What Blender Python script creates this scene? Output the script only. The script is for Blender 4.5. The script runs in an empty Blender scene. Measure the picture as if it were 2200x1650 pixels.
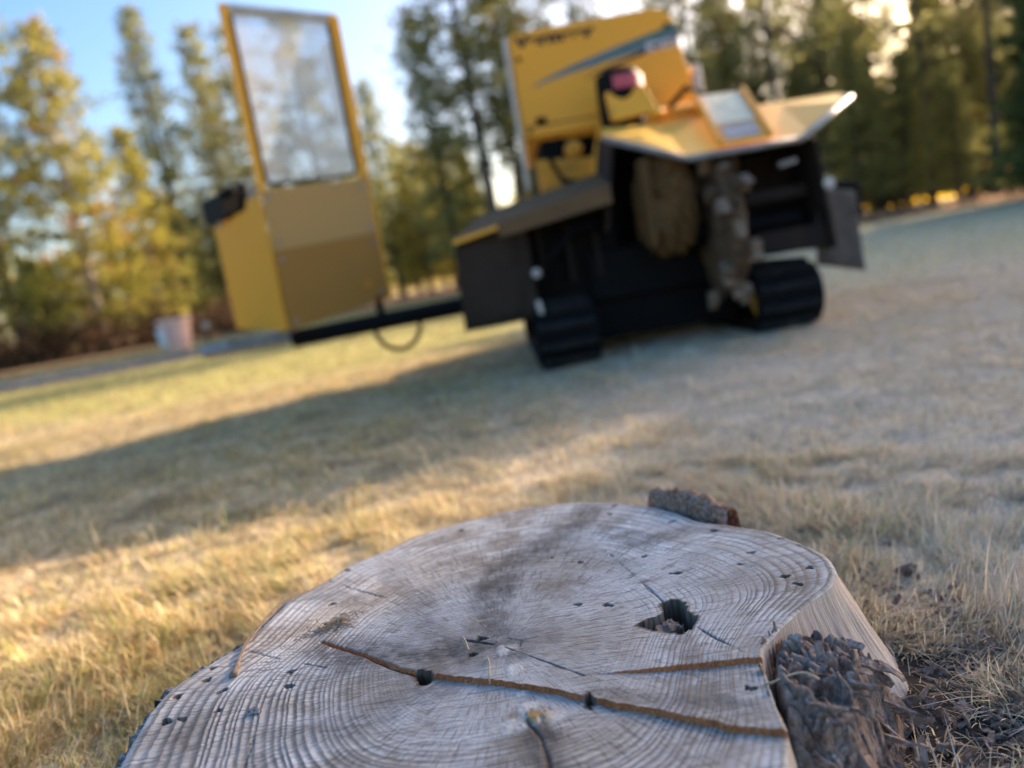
import bpy, bmesh, math, random
import numpy as np
from mathutils import Vector, Matrix

random.seed(7)
RNG = np.random.default_rng(11)
R = math.radians
scene = bpy.context.scene
COL = scene.collection

# ------------------------------------------------------------------ camera
CAM_H = 0.42
PITCH, ROLL = R(8.4), R(9.8)
f0 = Vector((0, math.cos(PITCH), -math.sin(PITCH)))
u0 = Vector((0, math.sin(PITCH), math.cos(PITCH)))
r0 = Vector((1, 0, 0))
cu = math.cos(ROLL) * u0 + math.sin(ROLL) * r0
cr = math.cos(ROLL) * r0 - math.sin(ROLL) * u0
cam_d = bpy.data.cameras.new('camera')
cam = bpy.data.objects.new('camera', cam_d)
COL.objects.link(cam)
m = Matrix((cr, cu, -f0)).transposed().to_4x4()
m.translation = (0, 0, CAM_H)
cam.matrix_world = m
cam_d.sensor_width = 36.0
cam_d.lens = 26.18
cam_d.clip_start = 0.02
cam_d.clip_end = 2000
cam_d.dof.use_dof = True
cam_d.dof.focus_distance = 0.62
cam_d.dof.aperture_fstop = 2.7
scene.camera = cam

# ------------------------------------------------------------------ sky, sun, exposure
SUN_EL = R(19.0)
SUN_AZ = math.atan2(0.777, 0.629)          # from +Y towards +X: behind the machine, to the right
world = bpy.data.worlds.new('World')
scene.world = world
world.use_nodes = True
wn = world.node_tree
wn.nodes.clear()
sky = wn.nodes.new('ShaderNodeTexSky')
sky.sky_type = 'NISHITA'
sky.sun_disc = False
sky.sun_elevation = SUN_EL
sky.sun_rotation = SUN_AZ
sky.air_density = 1.0
sky.dust_density = 3.2
sky.ozone_density = 1.5
bg = wn.nodes.new('ShaderNodeBackground')
bg.inputs['Strength'].default_value = 0.13
wo = wn.nodes.new('ShaderNodeOutputWorld')
hs = wn.nodes.new('ShaderNodeHueSaturation')
hs.inputs['Saturation'].default_value = 1.42
wn.links.new(sky.outputs[0], hs.inputs['Color'])
wn.links.new(hs.outputs[0], bg.inputs[0])
wn.links.new(bg.outputs[0], wo.inputs[0])

sd = bpy.data.lights.new('sun', 'SUN')
sd.energy = 5.0
sd.angle = R(0.53)
sd.color = (1.0, 0.84, 0.64)
sun = bpy.data.objects.new('sun', sd)
COL.objects.link(sun)
to_sun = Vector((math.sin(SUN_AZ) * math.cos(SUN_EL), math.cos(SUN_AZ) * math.cos(SUN_EL), math.sin(SUN_EL)))
sun.rotation_euler = to_sun.to_track_quat('Z', 'Y').to_euler()
sun.location = (20, 15, 12)

scene.view_settings.view_transform = 'Standard'
scene.view_settings.look = 'None'
scene.view_settings.gamma = 1.0
scene.view_settings.exposure = 1.7
scene.view_settings.use_curve_mapping = False
scene.view_settings.use_white_balance = True      # set for open shade, as the phone did
scene.view_settings.white_balance_temperature = 7000
scene.view_settings.white_balance_tint = 17
scene.render.engine = 'CYCLES'
scene.cycles.use_denoising = True
scene.cycles.max_bounces = 6
scene.cycles.transparent_max_bounces = 12
scene.cycles.sample_clamp_indirect = 6.0

# ------------------------------------------------------------------ helpers
def hash2(ix, iy, s):
    h = (ix.astype(np.int64) * 374761393 + iy.astype(np.int64) * 668265263 + s * 1442695041) & 0x7fffffff
    h = ((h ^ (h >> 13)) * 1274126177) & 0x7fffffff
    h = h ^ (h >> 16)
    return (h & 0xffffff) / float(0xffffff)

def vnoise(x, y, s=0):
    x = np.asarray(x, float); y = np.asarray(y, float)
    ix = np.floor(x); iy = np.floor(y)
    fx = x - ix; fy = y - iy
    fx = fx * fx * (3 - 2 * fx); fy = fy * fy * (3 - 2 * fy)
    a = hash2(ix, iy, s); b = hash2(ix + 1, iy, s); c = hash2(ix, iy + 1, s); d = hash2(ix + 1, iy + 1, s)
    return (a * (1 - fx) + b * fx) * (1 - fy) + (c * (1 - fx) + d * fx) * fy

def fbm(x, y, s=0, o=4):
    v = 0; a = .5; t = 0
    for i in range(o):
        v = v + a * vnoise(np.asarray(x) * 2 ** i, np.asarray(y) * 2 ** i, s + i * 17); t += a; a *= .5
    return v / t

def smooth(a, b, x):
    t = np.clip((x - a) / (b - a), 0, 1)
    return t * t * (3 - 2 * t)

def worley(x, y, s=0):
    """distance to nearest and second nearest cell point, random value of the nearest cell"""
    ix = np.floor(x); iy = np.floor(y)
    d1 = np.full(x.shape, 9.); d2 = np.full(x.shape, 9.); v1 = np.zeros(x.shape)
    for ox in (-1, 0, 1):
        for oy in (-1, 0, 1):
            cx = ix + ox; cy = iy + oy
            px = cx + hash2(cx, cy, s); py = cy + hash2(cx, cy, s + 5)
            d = np.hypot(x - px, y - py); v = hash2(cx, cy, s + 9)
            near = d < d1
            d2 = np.where(near, d1, np.minimum(d2, d))
            v1 = np.where(near, v, v1); d1 = np.where(near, d, d1)
    return d1, d2, v1

def fast_mesh(name, verts, faces):
    """faces: (n,3) or (n,4) int array, or list of such arrays"""
    verts = np.ascontiguousarray(verts, dtype=np.float32)
    fl = faces if isinstance(faces, list) else [faces]
    me = bpy.data.meshes.new(name)
    me.vertices.add(len(verts)); me.vertices.foreach_set('co', verts.ravel())
    loops = np.concatenate([f.ravel() for f in fl]).astype(np.int32)
    tot = np.concatenate([np.full(len(f), f.shape[1]) for f in fl]).astype(np.int32)
    start = np.concatenate([[0], np.cumsum(tot)[:-1]]).astype(np.int32)
    me.loops.add(len(loops)); me.loops.foreach_set('vertex_index', loops)
    me.polygons.add(len(tot)); me.polygons.foreach_set('loop_start', start); me.polygons.foreach_set('loop_total', tot)
    me.update(calc_edges=True)
    return me

def attr_f(me, name, data, domain='POINT'):
    a = me.attributes.new(name, 'FLOAT', domain); a.data.foreach_set('value', np.ascontiguousarray(data, np.float32).ravel())

def attr_c(me, name, data, domain='POINT'):
    d = np.asarray(data, np.float32)
    if d.shape[1] == 3: d = np.concatenate([d, np.ones((len(d), 1), np.float32)], 1)
    a = me.attributes.new(name, 'FLOAT_COLOR', domain); a.data.foreach_set('color', np.ascontiguousarray(d).ravel())

def link(name, me, mat=None, parent=None, smooth_sh=False):
    o = bpy.data.objects.new(name, me)
    COL.objects.link(o)
    if mat and me is not None and not me.materials: me.materials.append(mat)
    if parent is not None: o.parent = parent
    if smooth_sh: me.polygons.foreach_set('use_smooth', np.ones(len(me.polygons), bool))
    return o

def tag(o, label=None, cat=None, group=None, kind=None):
    if label: o['label'] = label
    if cat: o['category'] = cat
    if group: o['group'] = group
    if kind: o['kind'] = kind
    return o

def empty(name, loc=(0, 0, 0), rz=0.0):
    o = bpy.data.objects.new(name, None); COL.objects.link(o)
    o.location = loc; o.rotation_euler = (0, 0, rz); o.empty_display_size = 0.1
    return o

# --- nodes
class NT:
    def __init__(s, name):
        s.mat = bpy.data.materials.new(name); s.mat.use_nodes = True
        s.t = s.mat.node_tree; s.t.nodes.clear()
        s.out = s.t.nodes.new('ShaderNodeOutputMaterial')
    def n(s, ty, **kw):
        nd = s.t.nodes.new(ty)
        for k, v in kw.items():
            if k == 'inp':
                for kk, vv in v.items(): s.set(nd.inputs[kk], vv)
            else: setattr(nd, k, v)
        return nd
    def set(s, sock, v):
        if isinstance(v, bpy.types.NodeSocket): s.t.links.new(v, sock)
        else:
            if isinstance(v, tuple) and len(v) == 3 and sock.type == 'RGBA': v = v + (1,)
            sock.default_value = v
    def attr(s, name): return s.n('ShaderNodeAttribute', attribute_name=name)
    def math(s, op, a, b=None, c=None, clamp=False):
        nd = s.n('ShaderNodeMath', operation=op, use_clamp=clamp)
        s.set(nd.inputs[0], a)
        if b is not None: s.set(nd.inputs[1], b)
        if c is not None: s.set(nd.inputs[2], c)
        return nd.outputs[0]
    def mix(s, fac, a, b, blend='MIX'):
        nd = s.n('ShaderNodeMix', data_type='RGBA', blend_type=blend)
        s.set(nd.inputs[0], fac); s.set(nd.inputs[6], a); s.set(nd.inputs[7], b)
        return nd.outputs[2]
    def noise(s, vec=None, scale=5, detail=4, rough=.55, out=0):
        nd = s.n('ShaderNodeTexNoise', inp={'Scale': scale, 'Detail': detail, 'Roughness': rough})
        if vec is not None: s.set(nd.inputs['Vector'], vec)
        return nd.outputs[out]
    def ramp(s, fac, stops):
        nd = s.n('ShaderNodeValToRGB')
        cr_ = nd.color_ramp
        while len(cr_.elements) < len(stops): cr_.elements.new(.5)
        for e, (p, c) in zip(cr_.elements, stops):
            e.position = p; e.color = c if len(c) == 4 else tuple(c) + (1,)
        s.set(nd.inputs[0], fac)
        return nd.outputs[0]
    def sstep(s, x, a, b):
        nd = s.n('ShaderNodeMapRange', interpolation_type='SMOOTHSTEP', inp={1: a, 2: b, 3: 0.0, 4: 1.0})
        s.set(nd.inputs[0], x); return nd.outputs[0]
    def coord(s, kind='Object', scale=(1, 1, 1), rot=(0, 0, 0)):
        tc = s.n('ShaderNodeTexCoord'); mp = s.n('ShaderNodeMapping')
        mp.inputs['Scale'].default_value = scale; mp.inputs['Rotation'].default_value = rot
        s.t.links.new(tc.outputs[kind], mp.inputs[0]); return mp.outputs[0]
    def comb(s, x, y, z=0.0):
        nd = s.n('ShaderNodeCombineXYZ'); s.set(nd.inputs[0], x); s.set(nd.inputs[1], y); s.set(nd.inputs[2], z); return nd.outputs[0]
    def bump(s, h, strength=.3, dist=.001, normal=None):
        nd = s.n('ShaderNodeBump', inp={'Strength': strength, 'Distance': dist}); s.set(nd.inputs['Height'], h)
        if normal is not None: s.set(nd.inputs['Normal'], normal)
        return nd.outputs[0]
    def principled(s, color, rough=.8, normal=None, metal=0.0, spec=.3, **kw):
        b = s.n('ShaderNodeBsdfPrincipled')
        s.set(b.inputs['Base Color'], color); s.set(b.inputs['Roughness'], rough); s.set(b.inputs['Metallic'], metal)
        s.set(b.inputs['Specular IOR Level'], spec)
        if normal is not None: s.set(b.inputs['Normal'], normal)
        for k, v in kw.items(): s.set(b.inputs[k], v)
        return b.outputs[0]
    def done(s, shader):
        s.t.links.new(shader, s.out.inputs[0]); return s.mat

def mat_paint(name, col, dirt=(.10, .07, .045), amt=.35, rough=.42, scale=9):
    t = NT(name); v = t.coord('Object')
    n1 = t.noise(v, scale, 6, .65); n2 = t.noise(v, scale * 6, 4, .6)
    k = t.sstep(t.math('ADD', t.math('MULTIPLY', n1, .75), t.math('MULTIPLY', n2, .25)), .62 - amt * .4, .80)
    c = t.mix(t.math('MULTIPLY', k, .8), col, dirt)
    fade = t.mix(t.math('MULTIPLY', t.noise(v, 3, 3), .35), c, tuple(min(1, x * 1.2 + .005) for x in col))
    rg = t.math('ADD', rough, t.math('MULTIPLY', k, .35))
    return t.done(t.principled(fade, rg, t.bump(n2, .12, .002), spec=.14))

def mat_plain(name, col, rough=.8, var=.35, scale=20, metal=0.0, bump=.4, bd=.004, spec=.3, col2=None):
    t = NT(name); v = t.coord('Object')
    n1 = t.noise(v, scale, 6, .65)
    c2 = col2 or tuple(x * (1 - var) for x in col)
    c = t.mix(t.sstep(n1, .35, .7), col, c2)
    return t.done(t.principled(c, rough, t.bump(n1, bump, bd), metal=metal, spec=spec))

def mat_leaf(name, trans=.35, rough=.7):
    t = NT(name); a = t.attr('col')
    d = t.principled(a.outputs['Color'], rough, spec=.15)
    tr = t.n('ShaderNodeBsdfTranslucent'); t.set(tr.inputs[0], a.outputs['Color'])
    mx = t.n('ShaderNodeMixShader'); mx.inputs[0].default_value = trans
    t.t.links.new(d, mx.inputs[1]); t.t.links.new(tr.outputs[0], mx.inputs[2])
    return t.done(mx.outputs[0])

# --- geometry in plain lists (verts, faces)
def g_join(*gs):
    V = []; Fc = []
    for v, f in gs:
        o = len(V); V += [tuple(p) for p in v]; Fc += [tuple(i + o for i in q) for q in f]
    return V, Fc

def g_box(c, s, rot=(0, 0, 0)):
    c = Vector(c); hx, hy, hz = s[0] / 2, s[1] / 2, s[2] / 2
    from mathutils import Euler
    e = Euler(rot).to_matrix()
    V = [c + e @ Vector((x * hx, y * hy, z * hz)) for x in (-1, 1) for y in (-1, 1) for z in (-1, 1)]
    return V, [(0, 1, 3, 2), (4, 6, 7, 5), (0, 4, 5, 1), (2, 3, 7, 6), (0, 2, 6, 4), (1, 5, 7, 3)]

def g_prism(poly, off):
    """planar polygon (list of 3D points) swept by a vector"""
    n = len(poly); off = Vector(off)
    V = [Vector(p) for p in poly] + [Vector(p) + off for p in poly]
    return V, [tuple(range(n))] + [tuple(range(2 * n - 1, n - 1, -1))] + [(i, i + n, (i + 1) % n + n, (i + 1) % n)[::-1] for i in range(n)]

def g_tube(pts, rad, n=10, caps=True):
    pts = [Vector(p) for p in pts]
    rs = rad if isinstance(rad, (list, tuple)) else [rad] * len(pts)
    V = []; Fc = []
    up = Vector((0, 0, 1))
    for i, p in enumerate(pts):
        d = (pts[min(i + 1, len(pts) - 1)] - pts[max(i - 1, 0)]).normalized()
        a = d.cross(up if abs(d.z) < .95 else Vector((0, 1, 0))).normalized(); b = d.cross(a)
        for k in range(n):
            t = 2 * math.pi * k / n
            V.append(p + (a * math.cos(t) + b * math.sin(t)) * rs[i])
    for i in range(len(pts) - 1):
        for k in range(n):
            Fc.append((i * n + k, i * n + (k + 1) % n, (i + 1) * n + (k + 1) % n, (i + 1) * n + k))
    if caps:
        Fc.append(tuple(range(n - 1, -1, -1))); Fc.append(tuple(range((len(pts) - 1) * n, len(pts) * n)))
    return V, Fc

def g_lathe(c, prof, axis='Z', n=32):
    """prof: list of (radius, height along the axis); closed with caps"""
    c = Vector(c); V = []; Fc = []
    for r_, h in prof:
        for k in range(n):
            t = 2 * math.pi * k / n; a, b = r_ * math.cos(t), r_ * math.sin(t)
            V.append(c + (Vector((a, b, h)) if axis == 'Z' else Vector((h, a, b)) if axis == 'X' else Vector((a, h, b))))
    for i in range(len(prof) - 1):
        for k in range(n):
            Fc.append((i * n + k, i * n + (k + 1) % n, (i + 1) * n + (k + 1) % n, (i + 1) * n + k))
    Fc.append(tuple(range(n - 1, -1, -1))); Fc.append(tuple(range((len(prof) - 1) * n, len(prof) * n)))
    return V, Fc

def part(name, parent, mat, g, bevel=0.0, smooth_sh=False, origin=None, segs=2):
    """one mesh object; g in world coordinates, stored relative to the root thing"""
    root = parent
    while root is not None and root.parent is not None: root = root.parent
    o = Vector(origin) if origin is not None else (Vector(root.location) if root is not None else Vector((0, 0, 0)))
    V, Fc = g
    me = bpy.data.meshes.new(name)
    me.from_pydata([tuple(Vector(p) - o) for p in V], [], Fc)
    bm = bmesh.new(); bm.from_mesh(me)
    bmesh.ops.recalc_face_normals(bm, faces=bm.faces[:])
    if bevel > 0:
        es = [e for e in bm.edges if len(e.link_faces) == 2 and e.calc_face_angle(0) > .5]
        bmesh.ops.bevel(bm, geom=es, offset=bevel, segments=segs, affect='EDGES', profile=.5)
    bm.to_mesh(me); bm.free()
    return link(name, me, mat, parent, smooth_sh)

# ------------------------------------------------------------------ ground, driveway, forest floor
def gz(x, y):
    near = np.exp(-(np.hypot(np.asarray(x), np.asarray(y)) / 9.0) ** 2)
    return (.022 * (fbm(np.asarray(x) * 1.3 + 3, np.asarray(y) * 1.3, 3, 3) - .5) + .010 * (fbm(np.asarray(x) * 7, np.asarray(y) * 7, 8, 2) - .5)) * (.25 + .75 * near) - .004

def axis(lo, hi, step, far, n):
    core = np.arange(lo, hi + step * .5, step)
    g = np.geomspace(step, far, n)
    return np.concatenate([(lo - g)[::-1], core, hi + g])

def frost_at(x, y):
    """frost that lay all morning on the right of the lawn: 0 none, 1 white"""
    x = np.asarray(x); y = np.asarray(y)
    f = smooth(-.75, .45, x - .10 * y + .5 * (fbm(x * 1.5, y * 1.5, 61, 3) - .5))
    return f * (.55 + .45 * fbm(x * 6, y * 6, 44, 3))

xs = axis(-3.2, 3.2, .05, 600, 46); ys = axis(-.6, 6.2, .05, 600, 46)
GX, GY = np.meshgrid(xs, ys)
GZ = gz(GX, GY)
nx, ny = len(xs), len(ys)
idx = np.arange(nx * ny).reshape(ny, nx)
gq = np.stack([idx[:-1, :-1], idx[:-1, 1:], idx[1:, 1:], idx[1:, :-1]], -1).reshape(-1, 4)
gme = fast_mesh('lawn_ground', np.stack([GX, GY, GZ], -1).reshape(-1, 3), gq)
attr_f(gme, 'frost', frost_at(GX, GY))
t = NT('lawn_soil'); v = t.coord('Object')
n_big = t.noise(v, .55, 4, .6); n_mid = t.noise(v, 4.5, 5, .65); n_fine = t.noise(v, 60, 4, .7)
straw = t.mix(t.sstep(n_fine, .35, .65), (.28, .205, .115), (.56, .44, .26))
green = t.mix(t.sstep(n_fine, .35, .65), (.22, .205, .06), (.50, .44, .13))
sep = t.n('ShaderNodeSeparateXYZ'); t.set(sep.inputs[0], v)
gfar = t.math('MULTIPLY', t.sstep(sep.outputs[1], 3.2, 7.0), .75)
gfac = t.math('MULTIPLY', t.sstep(t.math('ADD', n_big, gfar), .52, .95), .9)
c = t.mix(gfac, straw, green)
c = t.mix(t.math('MULTIPLY', t.sstep(n_mid, .47, .66), .75), c, (.10, .075, .045))
fr = t.math('MULTIPLY', t.attr('frost').outputs['Fac'], t.math('ADD', .35, t.math('MULTIPLY', t.sstep(n_mid, .3, .65), .5)))
c = t.mix(t.math('MULTIPLY', fr, .62), c, (.62, .60, .57))
M_LAWN = t.done(t.principled(c, .95, t.bump(t.math('ADD', n_mid, t.math('MULTIPLY', n_fine, .3)), .9, .03), spec=.1))
ground = link('ground', gme, M_LAWN, None, True)
tag(ground, 'dry tan lawn with frosty patches reaching to the trees', kind='structure')

# driveway crossing the lawn on the left, with ragged grass edges
dx = np.linspace(-60, -1.5, 160)
near_e = 9.9 + .012 * (dx + 4) ** 2 * .1 + .35 * (fbm(dx * .7, dx * 0, 5) - .5)
far_e = 15.2 - .05 * (dx + 6) + .4 * (fbm(dx * .6, dx * 0 + 4, 6) - .5)
w_end = smooth(-1.5, -6, dx)
mid = (near_e + far_e) / 2
near_e = mid + (near_e - mid) * w_end; far_e = mid + (far_e - mid) * w_end
V = np.concatenate([np.stack([dx, near_e, 0 * dx + .012], 1), np.stack([dx, far_e, 0 * dx + .012], 1)])
n = len(dx); i = np.arange(n - 1)
dme = fast_mesh('driveway', V, np.stack([i, i + 1, i + 1 + n, i + n], 1))
t = NT('driveway_asphalt'); v = t.coord('Object')
c = t.mix(t.sstep(t.noise(v, 2.5, 5), .35, .7), (.055, .06, .07), (.12, .125, .13))
c = t.mix(t.sstep(t.noise(v, 9, 4), .6, .75), c, (.2, .16, .1))
M_ROAD = t.done(t.principled(c, .9, t.bump(t.noise(v, 80, 3), .5, .01), spec=.2))
drv = link('driveway', dme, M_ROAD); tag(drv, 'grey driveway crossing behind the lawn on the left', kind='structure')

# forest floor: needle litter under the trees
fx = np.linspace(-110, 110, 400)
edge = np.interp(fx, [-110, -30, -10, -4, 4, 10, 13.4, 16.7, 19, 23, 40, 110], [17, 18, 19.5, 23, 24.5, 26, 26.2, 23.3, 16, -4, -60, -120]) + 1.4 * (fbm(fx * .5, fx * 0, 9) - .5)
V = np.concatenate([np.stack([fx, edge, 0 * fx + .022], 1), np.stack([fx, 0 * fx + 160, 0 * fx + .022], 1)])
n = len(fx); i = np.arange(n - 1)
fme = fast_mesh('forest_floor', V, np.stack([i, i + 1, i + 1 + n, i + n], 1))
t = NT('needle_litter'); v = t.coord('Object')
c = t.mix(t.sstep(t.noise(v, 1.2, 5, .65), .35, .7), (.17, .10, .055), (.36, .23, .12))
c = t.mix(t.sstep(t.noise(v, 3.5, 5, .65), .55, .7), c, (.09, .065, .04))
M_LITTER = t.done(t.principled(c, .95, t.bump(t.noise(v, 20, 4), .8, .05), spec=.1))
ff = link('forest_floor', fme, M_LITTER); tag(ff, 'rust brown needle litter under the trees', kind='structure')
# ------------------------------------------------------------------ trees
BELT_H = 6.53
M_NEEDLE = mat_leaf('needles', .5)
def bark_mat(name, a, b):
    t = NT(name); v = t.coord('Object', (1, 1, .25))
    c = t.mix(t.sstep(t.noise(v, 9, 5, .65), .35, .68), a, b)
    return t.done(t.principled(c, .9, t.bump(t.noise(v, 12, 5), .8, .04), spec=.15))
M_BARK_D = bark_mat('bark_dark', (.045, .036, .032), (.13, .10, .08))
M_BARK_L = bark_mat('bark_pale', (.20, .16, .125), (.42, .36, .30))

def quads_cloud(P, D, L, W, col, rng):
    """elongated little quads: centre P, long axis D, length L, width W"""
    n = len(P)
    q = rng.normal(size=(n, 3)); sd_ = np.cross(D, q); sd_ /= np.linalg.norm(sd_, axis=1)[:, None] + 1e-9
    a = D * (L[:, None] * .5); b = sd_ * (W[:, None] * .5)
    V = np.stack([P - a - b * .5, P + a * .1 - b, P + a, P + a * .1 + b], 1).reshape(-1, 3)
    return V, np.arange(4 * n).reshape(n, 4), np.repeat(col, 4, 0)

def make_tree(kind, seed, H=12.0):
    rng = np.random.default_rng(seed)
    base, Lmax, nb, pal, leaf, per, dens = {
        'young': (.10, 2.3, 150, ((.13, .14, .03), (.36, .31, .065), (.26, .14, .05)), (.26, .085), 13, 1.0),
        'pine':  (.30, 2.3, 105, ((.06, .072, .028), (.21, .20, .07), (.16, .11, .05)), (.26, .075), 12, .9),
        'spire': (.14, 1.7, 150, ((.055, .07, .027), (.20, .195, .06), (.13, .09, .04)), (.25, .075), 11, 1.0),
        'sparse': (.38, 2.4, 70, ((.075, .08, .035), (.25, .23, .09), (.2, .14, .07)), (.25, .07), 11, .75),
        'shade': (.05, 2.2, 190, ((.04, .055, .02), (.13, .14, .045), (.09, .07, .03)), (.42, .17), 12, 1.2),
    }[kind]
    # trunk with gentle bends
    zz = np.linspace(0, H, 14)
    bx = np.cumsum(rng.normal(0, .035, 14)) * (zz / H) ; by = np.cumsum(rng.normal(0, .035, 14)) * (zz / H)
    rad = .022 * H * .55 * (1 - zz / H) ** .85 + .012; rad[0] *= 1.35
    gs = [g_tube([(bx[k], by[k], zz[k]) for k in range(14)], list(rad), 9)]
    P = []; D = []; Cl = []
    ga = rng.uniform(0, 6)
    skip = rng.uniform(0, 1, 24)
    for k in range(nb):
        u = (k + rng.uniform(0, 1)) / nb
        z = H * (base + (1 - base) * u ** .95)
        if skip[int(u * 23)] < .14 and kind in ('pine', 'sparse'): continue
        ga += 2.4 + rng.normal(0, .5)
        sh = {'young': (1 - u) ** .75 * min(1, .55 + u * 2.2), 'pine': (1 - u) ** .6 * min(1, .4 + u * 2.4), 'spire': (1 - u) ** .8, 'sparse': (1 - u) ** .5 * min(1, .45 + 2 * u), 'shade': (1 - u) ** .32 * 1.0}[kind]
        L = Lmax * H / 12 * sh * rng.uniform(.45, 1.12) + .25
        slope = rng.uniform(-.15, .35) + .5 * u
        d = np.array([math.cos(ga), math.sin(ga), slope]); d /= np.linalg.norm(d)
        o = np.array([np.interp(z, zz, bx), np.interp(z, zz, by), z])
        tip = o + d * L
        gs.append(g_tube([tuple(o), tuple((o + tip) / 2 + np.array([0, 0, -.04 * L])), tuple(tip)], [.011 + .012 * L, .008 + .005 * L, .004], 4, False))
        m = max(2, int(L * 4.2 * dens * rng.uniform(.7, 1.2)))
        s = rng.uniform(.25, 1.05, m) ** .8
        cc = o + d * (s * L)[:, None] + np.array([0, 0, -.04 * L]) * (s * (1 - s) * 4)[:, None] + rng.normal(0, 1, (m, 3)) * np.array([.13, .13, .10]) * (L * .55 + .4)
        tone = np.clip(rng.normal(.5, .27, m), 0, 1)
        brown = rng.uniform(0, 1, m) < .07
        for j in range(m):
            nq = per
            pp = cc[j] + rng.normal(0, 1, (nq, 3)) * np.array([.15, .15, .11])
            dd = rng.normal(0, 1, (nq, 3)) + d * .7 + np.array([0, 0, .5]); dd /= np.linalg.norm(dd, axis=1)[:, None]
            P.append(pp); D.append(dd)
            c0 = np.array(pal[0]) * (1 - tone[j]) + np.array(pal[1]) * tone[j]
            if brown[j]: c0 = np.array(pal[2])
            Cl.append((1.4 if kind == 'young' else 1.8) * c0 * rng.uniform(.75, 1.25, (nq, 1)))
    P = np.concatenate(P); D = np.concatenate(D); Cl = np.concatenate(Cl)
    n = len(P)
    V, Fq, C = quads_cloud(P, D, rng.uniform(.7, 1.3, n) * leaf[0], rng.uniform(.7, 1.3, n) * leaf[1], Cl, rng)
    crown = fast_mesh('crown', V, Fq); attr_c(crown, 'col', C); crown.materials.append(M_NEEDLE)
    Vt, Ft = g_join(*gs)
    tm = bpy.data.meshes.new('trunk'); tm.from_pydata(Vt, [], Ft); tm.update()
    tm.polygons.foreach_set('use_smooth', np.ones(len(tm.polygons), bool))
    return tm, crown, (P, D, Cl, leaf)

VAR = {}
for kname, seeds in (('young', (1, 2, 3)), ('pine', (4, 5, 6)), ('spire', (7, 8)), ('sparse', (9, 10)), ('shade', (12, 13))):
    VAR[kname] = [make_tree(kname, s_) for s_ in seeds]
TRUNK_M = {}
def trunk_mesh(kname, k, pale):
    key = (kname, k, pale)
    if key not in TRUNK_M:
        tm = VAR[kname][k][0].copy(); tm.materials.clear(); tm.materials.append(M_BARK_L if pale else M_BARK_D); TRUNK_M[key] = tm
    return TRUNK_M[key]

def place_tree(kname, k, x, y, h, label, group, rz=None, wide=1.0, pale=False, name='pine_tree'):
    o = empty(name, (x, y, -.02), random.uniform(0, 6.28) if rz is None else rz)
    s = h / 12.0; o.scale = (s * wide, s * wide, s)
    link('trunk', trunk_mesh(kname, k, pale), None, o); link('crown', VAR[kname][k][1], None, o)
    return tag(o, label, 'tree', group)

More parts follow.
